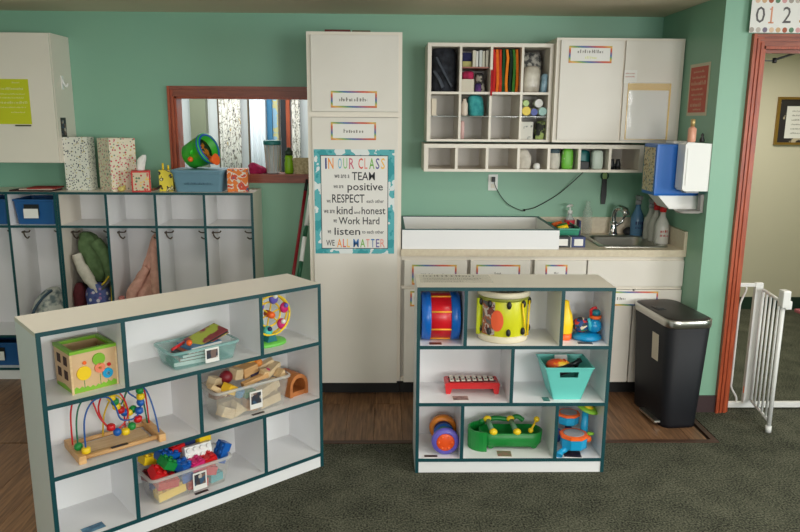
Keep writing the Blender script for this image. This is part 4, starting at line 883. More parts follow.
u = thing('baby_gate', 'white metal baby gate standing open in the doorway', 'gate', (0, 0, 0))
GW = mat('white_gate_enamel', (226, 226, 224), .35)
GY = 3.868
B(1.987, dx1-.02, GY-.012, GY+.012, .008, .04, bev=.003).build('base_rail', GW, u)
B(2.092, 2.136, GY-.013, GY+.013, .04, .755, bev=.003).build('post', GW, u)
B(2.0, 2.092, GY-.009, GY+.009, .732, .752, bev=.003).build('top_rail', GW, u)
MB().tube(spline([(2.045, GY, .735), (2.043, GY, .70), (2.022, GY, .64), (2.018, GY, .55), (2.018, GY, .2), (2.02, GY, .13), (2.054, GY, .07), (2.057, GY, .04)], 5), .006, 8).build('bent_tube', GW, u)
for z in (.024, .742): MB().cyl((1.981, GY, z), (2.002, GY, z), .006).cyl((1.9815, GY, z), (1.99, GY, z), .016).build('tension_bolt', BLACK, u)
B(2.085, 2.088, GY-.0145, GY-.0125, .1, .14).build('indicator', ORG, u)
B(2.70, 2.735, GY-.013, GY+.013, .04, .755, bev=.003).build('post', GW, u)
lf0, lf1 = Vector((2.128, GY-.03, 0)), Vector((2.078, 3.545, 0))
lv = (lf1-lf0); 
def lp(t, z): p = lf0+lv*t; return (p.x, p.y, z)
for z in (.72, .06): MB().tube([lp(0, z), lp(1, z)], .0085, 8).build('leaf_rail', GW, u)
for i in range(5): MB().tube([lp(i/5, .06), lp(i/5, .72)], .0065 if i else .009, 8).build('leaf_bar', GW, u)
MB().tube([lp(1, .0), lp(1, .78)], .012, 10).build('leaf_end_post', GW, u)
mb = MB(); mb.T = Matrix.Translation(lp(1, 0)); mb.box(-.02, .02, -.03, .02, .70, .79, bev=.008).box(.0, .034, -.025, .01, .69, .735, bev=.006); mb.build('latch', GW, u)
MB().tube([lp(1, .0), lp(1, .035)], .016, 10).build('foot', GW, u)

u = thing('number_strip', 'white number line strip above the door frame', 'number strip', (1.873, CY-.03, 2.094))
B(0, 1.5, 0, .0017, 0, .172).build('strip', PAPER, u)
MB().box(.104, .112, -.0008, 0, .05, .128).box(.094, .122, -.0008, 0, .046, .053).box(.097, .106, -.0008, 0, .112, .119).build('numeral', mat('peach_print', (220, 150, 120), .6), u)
for s, x, w, m in (('0', .026, .048, mat('grey_numeral', (92, 88, 88), .6)), ('2', .166, .044, MC['grey_numeral']), ('3', .255, .044, mat('amber_print', (206, 150, 60), .6))): text(s, w, .08, m, u, x, .048, -.0008, 'numeral', bold=0)
dc = [(170, 160, 150), (190, 180, 170), (120, 110, 130), (222, 190, 160), (206, 170, 130), (170, 90, 60), (90, 130, 100), (214, 160, 160)]
for i in range(40):
    c = dc[i % 8]; MB().lathe([(.013, 0), (.013, .0006)], n=12, axis='Y').build('print_dot', mat('print_dot_%d' % (i % 8), c, .6), u, (.012+.0345*i, -.0008, .014))
    if i < 30: MB().lathe([(.013, 0), (.013, .0006)], n=12, axis='Y').build('print_dot', mat('print_dot_%d' % ((i+3) % 8), dc[(i+3) % 8], .6), u, (.03+.0345*i, -.0008, .158))
u = thing('door_closer', 'thin black door closer arm under the door head', 'door closer', (2.0, 3.95, 1.968))
MB().box(0, .105, -.003, .003, -.003, .003).build('arm', BLACK, u); MB().lathe([(.01, -.012), (.012, -.006), (.012, .012), (.006, .016)], c=(.108, 0, 0), n=12).build('pivot', BLACK, u)
MB().tube([(.11, 0, .006), (.3, .06, .062)], .006, 8).build('arm', BLACK, u)
u = thing('framed_picture', 'gold-framed notice with dark mat on the hall wall', 'picture', (3.318, 6.075, 1.452)); u.scale = (.93, 1, .92)
MB().box(0, .55, 0, .022, 0, .022).box(0, .55, 0, .022, .41, .432).box(0, .022, 0, .022, .022, .41).box(.528, .55, 0, .022, .022, .41).build('frame', mat('gold_frame', (150, 116, 50), .35, .5), u)
B(.022, .528, .012, .016, .022, .41).build('mat_board', mat('black_floral_mat', (36, 30, 30), .6, noise=(9, (190, 176, 150), (.6, .64))), u)
B(.09, .46, .0105, .012, .06, .35).build('paper', PAPER, u)
for k in range(6): scribble(u, .14, .1+.04*k, .26, .014, GINK, .0095)
one(B(0, .16, 0, .1, 0, .03, bev=.01), 'pink_toy', 'pink toy on the hall carpet beyond the gate', 'toy', mat('pink_toy', (206, 120, 130), .5), (3.62, 5.9, 0))

# ================================================================== toys in the right shelf
u = thing('roller_drum', 'red toy drum with blue ends and yellow stripes in the top left cell', 'toy drum', (.262, 3.245, Z1+.107))
ph = PI/8
MB().lathe([(.106, -.048), (.108, -.046), (.108, .046), (.106, .048)], n=40, axis='X', phase=ph).build('barrel', mat('toy_red', (206, 20, 34), .3), u)
for s in (-1, 1): MB().lathe([(.1, s*.09), (.113, s*.086), (.115, s*.05), (.109, s*.046)], n=40, axis='X', phase=ph).build('end_cap', mat('toy_blue', (14, 98, 184), .3), u)
for k in range(8):
    a = 2*PI*k/8+.38; y, z = .109*math.cos(a), .109*math.sin(a)
    MB().cyl((-.047, y, z), (.047, y, z), .0042, 8).build('stripe', mat('toy_amber', (250, 176, 50), .4), u)
u = thing('snare_drum', 'yellow-green toy drum with cream rims and black lugs', 'toy drum', (.562, 3.245, Z1))
MB().lathe([(.112, .025), (.114, .03), (.114, .2), (.112, .205)], n=40).build('shell', mat('acid_yellow', (206, 206, 26), .35), u)
MB().lathe([(.106, 0), (.118, .002), (.12, .012), (.12, .03), (.112, .034)], n=40).build('bottom_rim', mat('cream_rim', (222, 212, 186), .45), u)
MB().lathe([(.115, .198), (.119, .2), (.119, .213), (.115, .214)], n=40).build('hoop', mat('olive_hoop', (132, 136, 46), .45), u)
MB().lathe([(.117, .2145), (.124, .216), (.124, .236), (.118, .242), (.11, .242), (.108, .236), (.001, .236)], n=40).build('top_rim', mat('cream_rim', (222, 212, 186), .45), u)
def on_drum(ang, z, r=.1145): return (r*math.sin(ang), -r*math.cos(ang), z)
for a in (-1.25, -.72, .06, .72, 1.35):
    for z in (.055, .185): MB().ball(on_drum(a, z, .119), .014, sq=(.8, .8, 1.3)).build('lug', BLACK, u)
for a, b in ((.62, .84), (1.25, 1.0)): MB().tube([on_drum(a, .19, .122), on_drum(b, .03, .126)], .0045, 6).build('tension_rod', YEL, u)
MB().tube([on_drum(-1.3, .2, .125), on_drum(-1.25, .03, .128)], .011, 8).build('tension_rod', mat('acid_yellow_green', (196, 206, 30), .4), u)
def patch(a0, a1, z0, z1, r, n=10, ell=False):
    vs = []; fs = []
    if ell:
        ac, zc = (a0+a1)/2, (z0+z1)/2; K = 20
        vs.append(on_drum(ac, zc, r+.001))
        for j in range(K): vs.append(on_drum(ac+(a1-a0)/2*math.cos(2*PI*j/K), zc+(z1-z0)/2*math.sin(2*PI*j/K), r))
        fs = [[0, 1+j, 1+(j+1) % K] for j in range(K)]
    else:
        for i in range(n+1):
            a = a0+(a1-a0)*i/n; vs += [on_drum(a, z0, r), on_drum(a, z1, r)]
        fs = [[2*i, 2*i+2, 2*i+3, 2*i+1] for i in range(n)]
    m = MB(); m.add(vs, fs, True); return m
patch(-1.15, -.5, .036, .196, .1152).build('photo_sticker', ramp_mat('drum_sticker', [(0, (96, 92, 88)), (.4, (160, 90, 60)), (.5, (190, 180, 170)), (.58, (120, 60, 50))], 'noise', 24), u)
patch(-.66, -.14, .058, .16, .1158, ell=True).build('orange_circle', mat('coral_print', (240, 100, 60), .4), u)
u = thing('squeeze_duck', 'yellow cone-shaped toy with orange base partly behind the divider', 'toy', (.852, 3.215, Z1))
MB().lathe([(.03, .03), (.036, .035), (.038, .08), (.032, .12), (.02, .15), (.014, .185), (.004, .19)], n=18).build('body', YEL, u); MB().lathe([(.03, 0), (.034, .004), (.034, .028), (.028, .0298)], n=18).build('base', ORG, u)
u = thing('spin_toy', 'blue baby toy with beads and red handle in the top right cell', 'toy', (.958, 3.22, Z1)); u.scale = (1.12, 1.1, 1.0)
MB().lathe([(.05, 0), (.062, .006), (.064, .016), (.05, .028), (.03, .034)], n=28).build('base', mat('aqua_plastic', (14, 140, 196), .25), u)
MB().ball((-.025, 0, .068), .036).build('bead_globe', ramp_mat('bead_globe', [(0, (30, 70, 130)), (.3, (60, 140, 90)), (.5, (190, 50, 50)), (.7, (40, 50, 60)), (.85, (226, 210, 180))], 'voronoi', 70), u)
MB().ball((.028, -.005, .066), .034, sq=(1, 1, 1.05)).build('dome', mat('aqua_plastic', (14, 140, 196), .25), u)
MB().tube([(.01, -.02, .05), (.004, -.03, .08), (.0, -.02, .105)], [.01, .008, .006], 8).build('trunk', mat('aqua_light', (70, 190, 210), .3), u)
MB().lathe([(.02, .098), (.024, .1), (.026, .112), (.02, .114)], c=(.034, 0, 0), n=16).build('collar', ORG, u)
MB().lathe([(.014, .1142), (.018, .12), (.018, .134), (.01, .142)], c=(.036, 0, 0), n=16).build('knob', mat('deep_teal', (20, 120, 140), .3), u)
MB().tube(spline([(.016, 0, .114), (.014, 0, .14), (.03, 0, .152), (.034, 0, .146)], 4), .006, 8).build('handle', RED, u)
u = thing('xylophone', 'red toy xylophone with white keys in the middle left cell', 'xylophone', (.425, 3.265, Z2))
MB().prism([(-.128, .0), (-.108, 0), (-.1, .026), (.098, .026), (.104, .0), (.125, .0), (.13, .048), (.122, .056), (-.126, .056), (-.134, .05)], -.05, .045).build('frame', mat('xylophone_red', (206, 36, 40), .35), u)
for i in range(8):
    x = -.1+.0275*i; l = .042-.002*i
    o = B(x-.0095, x+.0095, -l, l*.9, .0605, .0655, bev=.002).build('key', mat('ivory_key', (222, 212, 196), .35), u); MB().lathe([(.003, .0655), (.003, .068)], c=(x, -l*.6, 0), n=8).build('pin', BLACK, o)
MB().box(-.115, .112, -.03, -.022, .0562, .0605).box(-.115, .112, .018, .026, .0562, .0605).build('felt_rail', BLACK, u)
# aqua basket with hole
u = thing('basket', 'aqua plastic basket with handle slot full of toys in the middle right cell', 'basket', (.863, 3.125, Z2))
AQ = mat('aqua_basket', (104, 200, 190), .4)
H_, wt, wb, d0, d1 = .165, .114, .066, 0, .2
def lerp(a, b, t): return a+(b-a)*t
def fpt(sx_, z, off): return (sx_*lerp(wb, wt, z/H_), lerp(.022, 0, z/H_)+off, z)
hs, hz0, hz1 = .42, .114, .142
cols_ = [-1, -hs, hs, 1]; rows_ = [0, hz0, hz1, H_]
for off in (0, ):
    m = MB()
    for i in range(3):
        for j in range(3):
            if i == 1 and j == 1: continue
            q = [fpt(cols_[i], rows_[j], 0), fpt(cols_[i+1], rows_[j], 0), fpt(cols_[i+1], rows_[j+1], 0), fpt(cols_[i], rows_[j+1], 0)]
            q2 = [(a, b+.004, c) for a, b, c in q]
            m.add(q+q2, [[0, 1, 2, 3], [4, 7, 6, 5], [0, 4, 5, 1], [1, 5, 6, 2], [2, 6, 7, 3], [3, 7, 4, 0]])
    m.build('front_wall', AQ, u)
for s in (-1, 1):
    m = MB(); q = [(s*wb, .022, 0), (s*wb, d1-.02, 0), (s*wt, d1, H_), (s*wt, 0, H_)]; q2 = [(a-s*.004, b, c) for a, b, c in q]
    m.add(q+q2, [[0, 1, 2, 3], [4, 7, 6, 5], [0, 4, 5, 1], [1, 5, 6, 2], [2, 6, 7, 3], [3, 7, 4, 0]]); m.build('side_wall', AQ, u)
MB().box(-wb, wb, .022, d1-.02, 0, .004).build('bottom', AQ, u)
m = MB(); q = [(-wb, d1-.02, 0), (wb, d1-.02, 0), (wt, d1, H_), (-wt, d1, H_)]; q2 = [(a, b-.004, c) for a, b, c in q]
m.add(q+q2, [[0, 1, 2, 3], [4, 7, 6, 5], [0, 4, 5, 1], [1, 5, 6, 2], [2, 6, 7, 3], [3, 7, 4, 0]]); m.build('back_wall', AQ, u)
m = MB().box(-wt-.003, wt+.003, -.003, .0, H_-.005, H_).box(-wt-.003, wt+.003, d1, d1+.003, H_-.005, H_).box(-wt-.003, -wt, 0, d1, H_-.005, H_).box(wt, wt+.003, 0, d1, H_-.005, H_); m.build('rim', AQ, u)
bx_, by_ = .863, 3.125
one(MB().ball((0, 0, 0), .042, sq=(1.3, .9, .7)).tube([(.03, 0, .01), (.06, .01, .0)], [.02, .008], 10), 'toy_car', 'orange and yellow rounded toy in the aqua basket', 'toy', mat('orange_yellow_print', (232, 84, 40), .35, noise=(20, (240, 190, 50), (.5, .6))), (bx_-.035, by_+.1, Z2+.145))
one(MB().tube([(-.05, 0, 0), (.05, .03, .02)], .022, 12), 'toy_piece', 'dark toy lying at the left in the aqua basket', 'toy', BLACK, (bx_-.02, by_+.045, Z2+.12))
one(MB().tube([(-.04, 0, -.01), (.03, .0, .03)], .012, 8).tube([(0, 0, -.03), (.02, 0, .035)], .009, 8), 'toy_piece', 'spiky black toy on the right in the aqua basket', 'toy', mat('dark_teal_toy', (20, 34, 36), .4), (bx_+.05, by_+.1, Z2+.14))
one(MB().tube([(-.03, 0, 0), (.03, .02, -.01)], .02, 10), 'toy_piece', 'red toy showing through the slot of the aqua basket', 'toy', mat('coral_toy', (226, 100, 80), .4), (bx_+.02, by_+.05, Z2+.075))
one(B(-.03, .03, -.02, .02, -.006, .006), 'paper_tag', 'pale tag lying at the back of the aqua basket', 'tag', PAPER, (bx_, by_+.17, Z2+.15), (.8, 0, 0))
# rolling rattle
u = thing('rolling_rattle', 'rolling toy with purple ring and orange face in the bottom left cell', 'toy', (.292, 3.14, Z3+.066))
MB().lathe([(.045, 0), (.06, .002), (.066, .01), (.066, .024), (.06, .032), (.045, .034)], n=32, axis='Y').build('front_ring', PURP, u)
MB().lathe([(.001, -.002), (.04, -.003), (.044, .0)], n=28, axis='Y').build('face', mat('orange_red', (240, 86, 26), .4), u)
for y, m, r in ((.04, YEL, .046), (.066, mat('leaf_green', (50, 150, 70), .4), .044), (.092, BLUE, .05), (.12, NAVY, .048)): MB().lathe([(r*.6, y), (r, y+.006), (r, y+.018), (r*.6, y+.024)], n=24, axis='Y').build('ring', m, u)
MB().lathe([(.045, .148), (.062, .15), (.067, .158), (.067, .178), (.058, .186), (.04, .188)], n=32, axis='Y').build('back_ring', mat('amber_orange', (240, 140, 40), .4), u)
MB().lathe([(.02, .03), (.02, .15)], n=14, axis='Y').build('axle', BLUE, u)
for a in range(6): MB().ball((.032*math.cos(a*PI/3), -.002, .032*math.sin(a*PI/3)), .006).build('face_bump', ORG, u)
# crocodile
u = thing('crocodile_toy', 'green crocodile toy with yellow knobs in the bottom middle cell', 'toy', (.60, 3.245, Z3))
CG = mat('crocodile_green', (14, 128, 50), .4)
MB().rings([rr(.28, .09, .04, .012, .02), rr(.3, .115, .05, .03, .02), rr(.312, .12, .055, .085, .02), rr(.3, .108, .05, .088, .02), rr(.285, .095, .042, .04, .02)], True, True).build('body', CG, u)
arc = [(-.115+.075*math.cos(a), .0+.072*math.sin(a)) for a in [PI*.42+PI*1.12*i/14 for i in range(15)]]
inn = [(-.115+.067*math.cos(a), .0+.064*math.sin(a)) for a in [PI*.42+PI*1.12*i/14 for i in range(15)]]
MB().prism(arc+inn[::-1], .0, .1, 'XY').build('jaw', CG, u)
MB().tube(spline([(-.125, .055, .1), (-.05, .062, .116), (.02, .058, .112), (.06, .055, .128), (.09, .05, .11)], 5), [.012]*21, 10).build('back_ridge', CG, u)
for x in (-.075, .04):
    MB().cyl((x, -.045, .09), (x-.012, .04, .116), .013, 10).build('roller', mat('grey_green_bar', (110, 150, 120), .4), u)
    MB().ball((x+.003, -.05, .094), .02, sq=(1, .8, .85)).build('knob', YEL, u); MB().ball((x-.014, .045, .12), .02, sq=(1, .8, .85)).build('knob', YEL, u)
MB().cyl((.112, -.035, .092), (.15, .02, .125), .0055, 8).ball((.112, -.035, .094), .013).ball((.152, .022, .127), .015).build('mallet', YEL, u)
for x in (-.08, .13):
    for y in (-.035, .035): MB().lathe([(.016, -.006), (.018, .0), (.016, .006)], n=14, axis='Y').build('wheel', CG, u, (x, y, .018))
# drum kit
u = thing('toy_drum_kit', 'blue toy drum kit with orange rims and green cymbal in the bottom right cell', 'toy drum', (.912, 3.19, Z3)); u.scale = (1.2, 1.1, 1.15)
def drum(cx, cy, z, r, h, nm):
    MB().lathe([(r*.8, z), (r*.96, z+.006), (r, z+h*.7), (r*.94, z+h*.75)], c=(cx, cy, 0), n=8, smooth=False, phase=PI/8).build(nm, LBLUE, u)
    MB().lathe([(r*.96, z+h*.751), (r*1.06, z+h*.8), (r*1.05, z+h), (r*.78, z+h*1.02)], c=(cx, cy, 0), n=8, smooth=False, phase=PI/8).build('rim', ORG, u)
    MB().lathe([(r*.78, z+h*1.021), (r*.7, z+h*1.035)], c=(cx, cy, 0), n=20).build('drum_head', GREY, u)
drum(.0, -.02, .024, .054, .062, 'front_drum'); drum(-.002, .075, .09, .045, .05, 'rear_drum')
MB().tube([(0, .06, .0), (0, .075, .092)], .014, 10).build('rear_post', NAVY, u)
MB().tube([(.052, .03, .0), (.056, .03, .17)], [.018, .013], 12).build('cymbal_post', LBLUE, u)
mb = MB(); mb.T = Matrix.Translation((.06, .03, .178)) @ Matrix.Rotation(.35, 4, 'Y') @ Matrix.Rotation(.2, 4, 'X'); mb.lathe([(.046, 0), (.05, .003), (.03, .01), (.024, .011)], n=28); mb.build('cymbal', LIME, u)
mb = MB(); mb.T = Matrix.Translation((.06, .03, .178)) @ Matrix.Rotation(.35, 4, 'Y') @ Matrix.Rotation(.2, 4, 'X'); mb.lathe([(.024, .0112), (.02, .016), (.004, .02)], n=20); mb.build('cymbal_centre', YEL, u)
MB().ball((.058, -.02, .06), .015).build('side_knob', ORG, u); MB().ball((.072, .0, .075), .012, sq=(1.4, 1, .6)).build('side_leaf', LIME, u)
MB().tube(spline([(-.03, -.04, .026), (-.06, -.06, .018), (-.068, -.075, .01)], 4), [.012]*5+[.014]*4, 10).build('foot', LBLUE, u); MB().tube(spline([(.03, -.03, .026), (.06, .06, .012)], 4), .012, 10).build('foot', LBLUE, u); MB().ball((-.055, .02, .06), .02, sq=(.8, 1, 1.6)).build('speaker', NAVY, u)
# picture cards lying on the right shelf
CARDS = [(.235, 3.118, Z1, .065, .03, 'brown photo card under the red drum', 0), (.93, 3.125, Z1, .075, .03, 'photo card in front of the blue baby toy', -.1), (.36, 3.135, Z2, .08, .04, 'photo card in front of the red xylophone', 0), (.763, 3.12, Z2, .04, .04, 'teal photo card beside the aqua basket', 0), (.222, 3.118, Z3, .07, .02, 'dark photo card under the rolling toy', 0), (.575, 3.122, Z3, .075, .045, 'photo card in front of the crocodile toy', -.05), (.90, 3.113, Z3, .09, .05, 'dark photo card in front of the toy drum kit', -.1)]
CP = {n: mat('card_photo_'+n, c, .5, noise=(40, c2)) for n, c, c2 in (('brown', (120, 60, 40), (90, 40, 30)), ('grey', (110, 110, 106), (60, 60, 66)), ('pink', (176, 150, 140), (110, 96, 96)), ('teal', (30, 90, 90), (90, 150, 140)), ('dark', (44, 26, 26), (70, 44, 40)), ('green', (120, 130, 100), (160, 110, 100)), ('navy', (20, 22, 34), (60, 40, 60)))}
for (x, y, z, w, d, lb, r), k in zip(CARDS, CP):
    d *= 1.5
    u = thing('photo_card', lb, 'card', (x, y, z), r)
    B(-w/2, w/2, -.005, d-.005, .0004, .0018).build('card', PAPER, u); B(-w/2+.004, w/2-.004, 0, d-.01, .0018, .0024).build('print', CP[k], u)
u = thing('clear_label', 'creased clear label sheet lying on the square toy shelf top', 'label', (.165, 3.2, .9055))
B(0, .34, 0, .17, 0, .0008).build('film', mat('clear_label_film', (222, 220, 210), .35, alpha=.12), u)
def scr_flat(y, x0, w, h):
    mb = MB(); q = x0
    while q < x0+w:
        k = random.uniform(.3, .8)*h; mb.box(q, q+k*.4, y, y+h*random.choice((.6, .8, 1)), .0009, .0012); q += k*1.1
    mb.build('lettering', mat('grey_print', (112, 106, 96), .6), u)
scr_flat(.125, .02, .25, .03); scr_flat(.08, .02, .27, .012); scr_flat(.06, .02, .26, .01); scr_flat(.02, .02, .18, .012)

# ================================================================== toys in the slanted shelf (local s, depth, z)
def sthing(name, label, cat, s, d, z, rz=0, group=None): return thing(name, label, cat, SL(s, d, z), SA+rz, group)
# activity cube
u = sthing('activity_cube', 'wooden activity cube with green edges and garden print', 'activity cube', .2, .142, Z1, .06)
NW = mat('natural_ply', (216, 182, 140), .5, noise=(9, (206, 170, 126))); GE = mat('apple_green_paint', (124, 180, 40), .45)
a = .084; h = .166
B(-a, a, -a, -a+.006, .0, h-.012).build('front_panel', NW, u); B(-a, a, a-.006, a, 0, h-.012).build('back_panel', NW, u); B(-a, -a+.006, -a+.006, a-.006, 0, h-.012).build('side_panel', NW, u); B(a-.006, a, -a+.006, a-.006, 0, h-.012).build('side_panel', NW, u); B(-a+.006, a-.006, -a+.006, a-.006, 0, .006).build('bottom_panel', NW, u)
MB().box(-a-.003, a+.003, -a-.003, -a+.014, h-.012, h).box(-a-.003, a+.003, a-.014, a+.003, h-.012, h).box(-a-.003, -a+.014, -a+.014, a-.014, h-.012, h).box(a-.014, a+.003, -a+.014, a-.014, h-.012, h).build('top_rim', GE, u)
for sx_ in (-1, 1): MB().box(sx_*a-.004, sx_*a+.004, -a-.003, -a+.004, 0, h-.013).build('corner_post', PWOOD, u)
gr = [(-a+.004, .002)]+[(-a+.004+(2*a-.008)*i/16, .012+.008*(i % 2)+.008*abs(i-8)/8) for i in range(17)]+[(a-.004, .002)]
MB().prism(gr, -a-.0012, -a).build('grass_print', GE, u)
def disc(x, z, r, m, nm): MB().lathe([(r*.97, -a-.005), (r, -a-.004), (r, -a)], n=20, axis='Y').build(nm, m, u, (x, 0, z))
disc(.018, .118, .024, GE, 'tree_print'); disc(-.04, .075, .027, YEL, 'flower_print'); disc(.02, .083, .02, mat('coral_print2', (236, 130, 96), .45), 'flower_print'); disc(.048, .055, .02, LBLUE, 'flower_print'); disc(.055, .088, .007, RED, 'ladybird_print'); disc(-.035, .115, .007, ORG, 'butterfly_print'); disc(.048, .055, .008, WHITE, 'flower_eye'); disc(.02, .083, .007, YEL, 'flower_eye')
for x, z in ((-.04, .046), (.02, .058), (.048, .03)): B(x-.001, x+.001, -a-.0011, -a, .014, z).build('stem_print', GREEN, u)
for y, z in ((-.045, .1), (.02, .1), (-.045, .045), (.02, .045)): B(-a-.0012, -a, y, y+.035, z, z+.035).build('shape_hole', mat('dark_hole', (60, 34, 26), .7), u)
MB().prism([(-a+.01, .002), (a-.01, .002), (a-.01, .014), (0, .022), (-a+.01, .012)], -a-.0012, -a, 'YZ').build('grass_print', GE, u)
# clear teal bin with books
def clear_rim(u, w, d, h, r, m):
    MB().rings([rr(w+.013, d+.013, r+.0065, h-.009), rr(w+.015, d+.015, r+.0075, h-.004), rr(w+.012, d+.012, r+.006, h+.0015), rr(w-.006, d-.006, r-.003, h+.0015)], False, False).build('rim', m, u)
RIM = mat('frosted_rim', (214, 214, 208), .25, alpha=.5); RIMT = mat('frosted_teal_rim', (150, 200, 196), .25, alpha=.5)
def photo_tag(u, x, z, y, w=.06, h=.072):
    o = B(x, x+w, y-.0012, y, z, z+h).build('photo_label', PAPER, u); B(x+.006, x+w-.006, y-.0018, y-.0012, z+h*.28, z+h-.008).build('photo', PHOTO, o)
u = sthing('clear_bin', 'translucent teal bin of books in the top middle cell', 'bin', .652, .13, Z1)
CB1 = mat('translucent_teal', (150, 206, 200), .2, alpha=.22)
open_bin(.30, .185, .08, .03, .03, .003, .02, .005).build('tub', CB1, u); photo_tag(u, -.012, .012, -.1005, .062, .062); clear_rim(u, .30, .185, .08, .02, RIMT)
bk = [((30, 110, 80), .02, 'green', .17), ((176, 60, 50), .013, 'red', .15), ((40, 60, 70), .014, 'dark grey', .16), ((196, 110, 80), .012, 'orange', .14), ((60, 120, 160), .014, 'blue', .15)]
zc = Z1+.004
for i, (c, t, n, w) in enumerate(bk):
    o = sthing('picture_book', '%s picture book lying in the teal bin' % n, 'book', .64+.012*(i-2), .13, zc, .06*(i-2), 'books in the teal bin')
    B(-w/2, w/2, -.055, .055, 0, t).build('cover', mat('book_'+n.replace(' ', '_'), c, .5), o); B(-w/2+.003, w/2-.001, -.0555, -.054, .002, t-.002).build('pages', PAPER, o); zc += t+.0004
o = sthing('picture_book', 'black-edged book leaning up out of the teal bin', 'book', .70, .14, Z1+.083); o.rotation_euler = (.1, -.26, SA+.12)
B(-.075, .085, -.05, .055, 0, .003).build('cover', mat('yellow_red_cover', (206, 196, 60), .5, noise=(14, (150, 46, 50), (.5, .56))), o); B(-.073, .083, -.048, .053, .003, .012).build('pages', mat('dark_cover_edge', (34, 40, 36), .5), o); B(-.075, .085, -.05, .055, .012, .015).build('cover', mat('lime_red_cover', (176, 190, 60), .5, noise=(11, (140, 50, 56), (.48, .54))), o)
o = sthing('craft_piece', 'red stick lying at the left in the teal bin', 'stick', .56, .12, Z1+.082); MB().cyl((-.03, -.02, -.004), (.04, .02, .004), .006).build('stick', RED, o)
o = sthing('craft_piece', 'orange ball of clay in the teal bin', 'ball', .605, .10, Z1+.092); MB().ball((0, 0, 0), .013).build('ball', ORG, o)
# ferris wheel
u = sthing('ferris_wheel_toy', 'yellow toy ferris wheel on a green base in the top right cell', 'toy', 1.0, .135, Z1)
MB().rings([rr(.17, .13, .06, 0), rr(.175, .135, .065, .006), rr(.165, .125, .06, .014), rr(.1, .07, .03, .02)], True, True).build('base', mat('spring_green', (110, 200, 80), .4), u)
MB().prism([(-.07, .015), (.0, .015), (-.012, .06), (-.022, .125), (-.04, .125)], .0, .03).build('support', TEALP, u)
FR = .092; zc = .142
def ring(r, y, rad, m, nm): MB().tube([(r*math.cos(a), y, zc+r*math.sin(a)) for a in [2*PI*i/32 for i in range(33)]], rad, 8).build(nm, m, u)
ring(FR, -.02, .005, YEL, 'wheel_ring'); ring(FR*.62, -.02, .0045, YEL, 'wheel_ring'); ring(FR, -.045, .005, YEL, 'wheel_ring')
MB().lathe([(.001, -.052), (.014, -.05), (.016, -.04), (.016, .005)], n=16, axis='Y').build('hub', ORG, u, (0, 0, zc))
for i in range(6):
    a_ = i*PI/3+.3; x, z = FR*math.cos(a_), FR*math.sin(a_)
    MB().cyl((0, -.02, zc), (x, -.02, zc+z), .0035, 6).build('spoke', YEL, u)
    x *= .82; z *= .82
    m_ = (PINK, PURP, PURP, RED, TEALP, PINK)[i]
    MB().ball((x, -.033, zc+z), .023, sq=(1, .7, 1.1)).build('gondola', m_, u); MB().ball((x, -.05, zc+z+.014), .011).build('rider', (PURP, WHITE, YEL, ORG, NAVY, WHITE)[i], u)
MB().prism([(-.03, .02), (.02, .02), (.012, .05), (-.02, .05)], -.05, -.01).build('cabin', mat('deep_teal2', (20, 110, 120), .4), u)
# bead maze
u = sthing('bead_maze', 'wooden bead maze with looping coloured wires and beads', 'bead maze', .287, .136, Z2, -.02)
for x in (-.155, .155): B(x-.014, x+.014, -.1, .1, 0, .032, bev=.004).build('end_beam', LWOOD, u)
for y in (-.078, .078): MB().cyl((-.141, y, .017), (.141, y, .017), .0095, 12).build('rail', LWOOD, u)
B(-.12, .12, -.045, .05, .012, .017).build('base_board', PWOOD, u)
wires = [(RED, [(-.155, .03, .03), (-.15, .03, .17), (-.12, .03, .235), (-.08, .02, .22), (-.05, 0, .12), (.0, -.02, .07), (.05, -.02, .12), (.03, -.01, .21), (-.02, 0, .238), (-.05, .02, .16), (-.02, .04, .07), (.03, .06, .02)]),
         (mat('wire_green', (30, 110, 80), .4), [(-.15, -.03, .03), (-.148, -.03, .15), (-.12, -.02, .22), (-.05, 0, .23), (.0, .02, .18), (.04, .03, .15), (.07, .03, .2), (.1, .03, .225), (.13, .04, .17), (.15, .05, .03)]),
         (mat('wire_blue', (24, 86, 160), .4), [(-.135, -.075, .03), (-.13, -.07, .16), (-.09, -.05, .22), (-.03, -.04, .22), (.0, -.03, .17), (.02, -.03, .11), (.08, -.02, .1), (.11, .0, .15), (.07, .02, .2), (.1, .02, .238), (.13, -.02, .2), (.145, -.05, .12), (.152, -.07, .03)]),
         (RED, [(.06, .06, .02), (.06, .05, .14), (.075, .03, .22), (.11, .02, .235), (.14, .03, .18), (.155, .045, .03)]),
         (mat('wire_yellow', (226, 190, 40), .4), [(-.03, .062, .02), (-.02, .05, .12), (.02, .04, .19), (.06, .04, .14), (.08, .055, .02)])]
for m, pts_ in wires: MB().tube(spline(pts_, 8), .0034, 6).build('wire', m, u)
def bead(p, m, r=.0135, cyl=False):
    (MB().lathe([(r*.6, -r*.8), (r, -r*.5), (r, r*.5), (r*.6, r*.8)], n=14) if cyl else MB().ball((0, 0, 0), r)).build('bead', m, u, p)
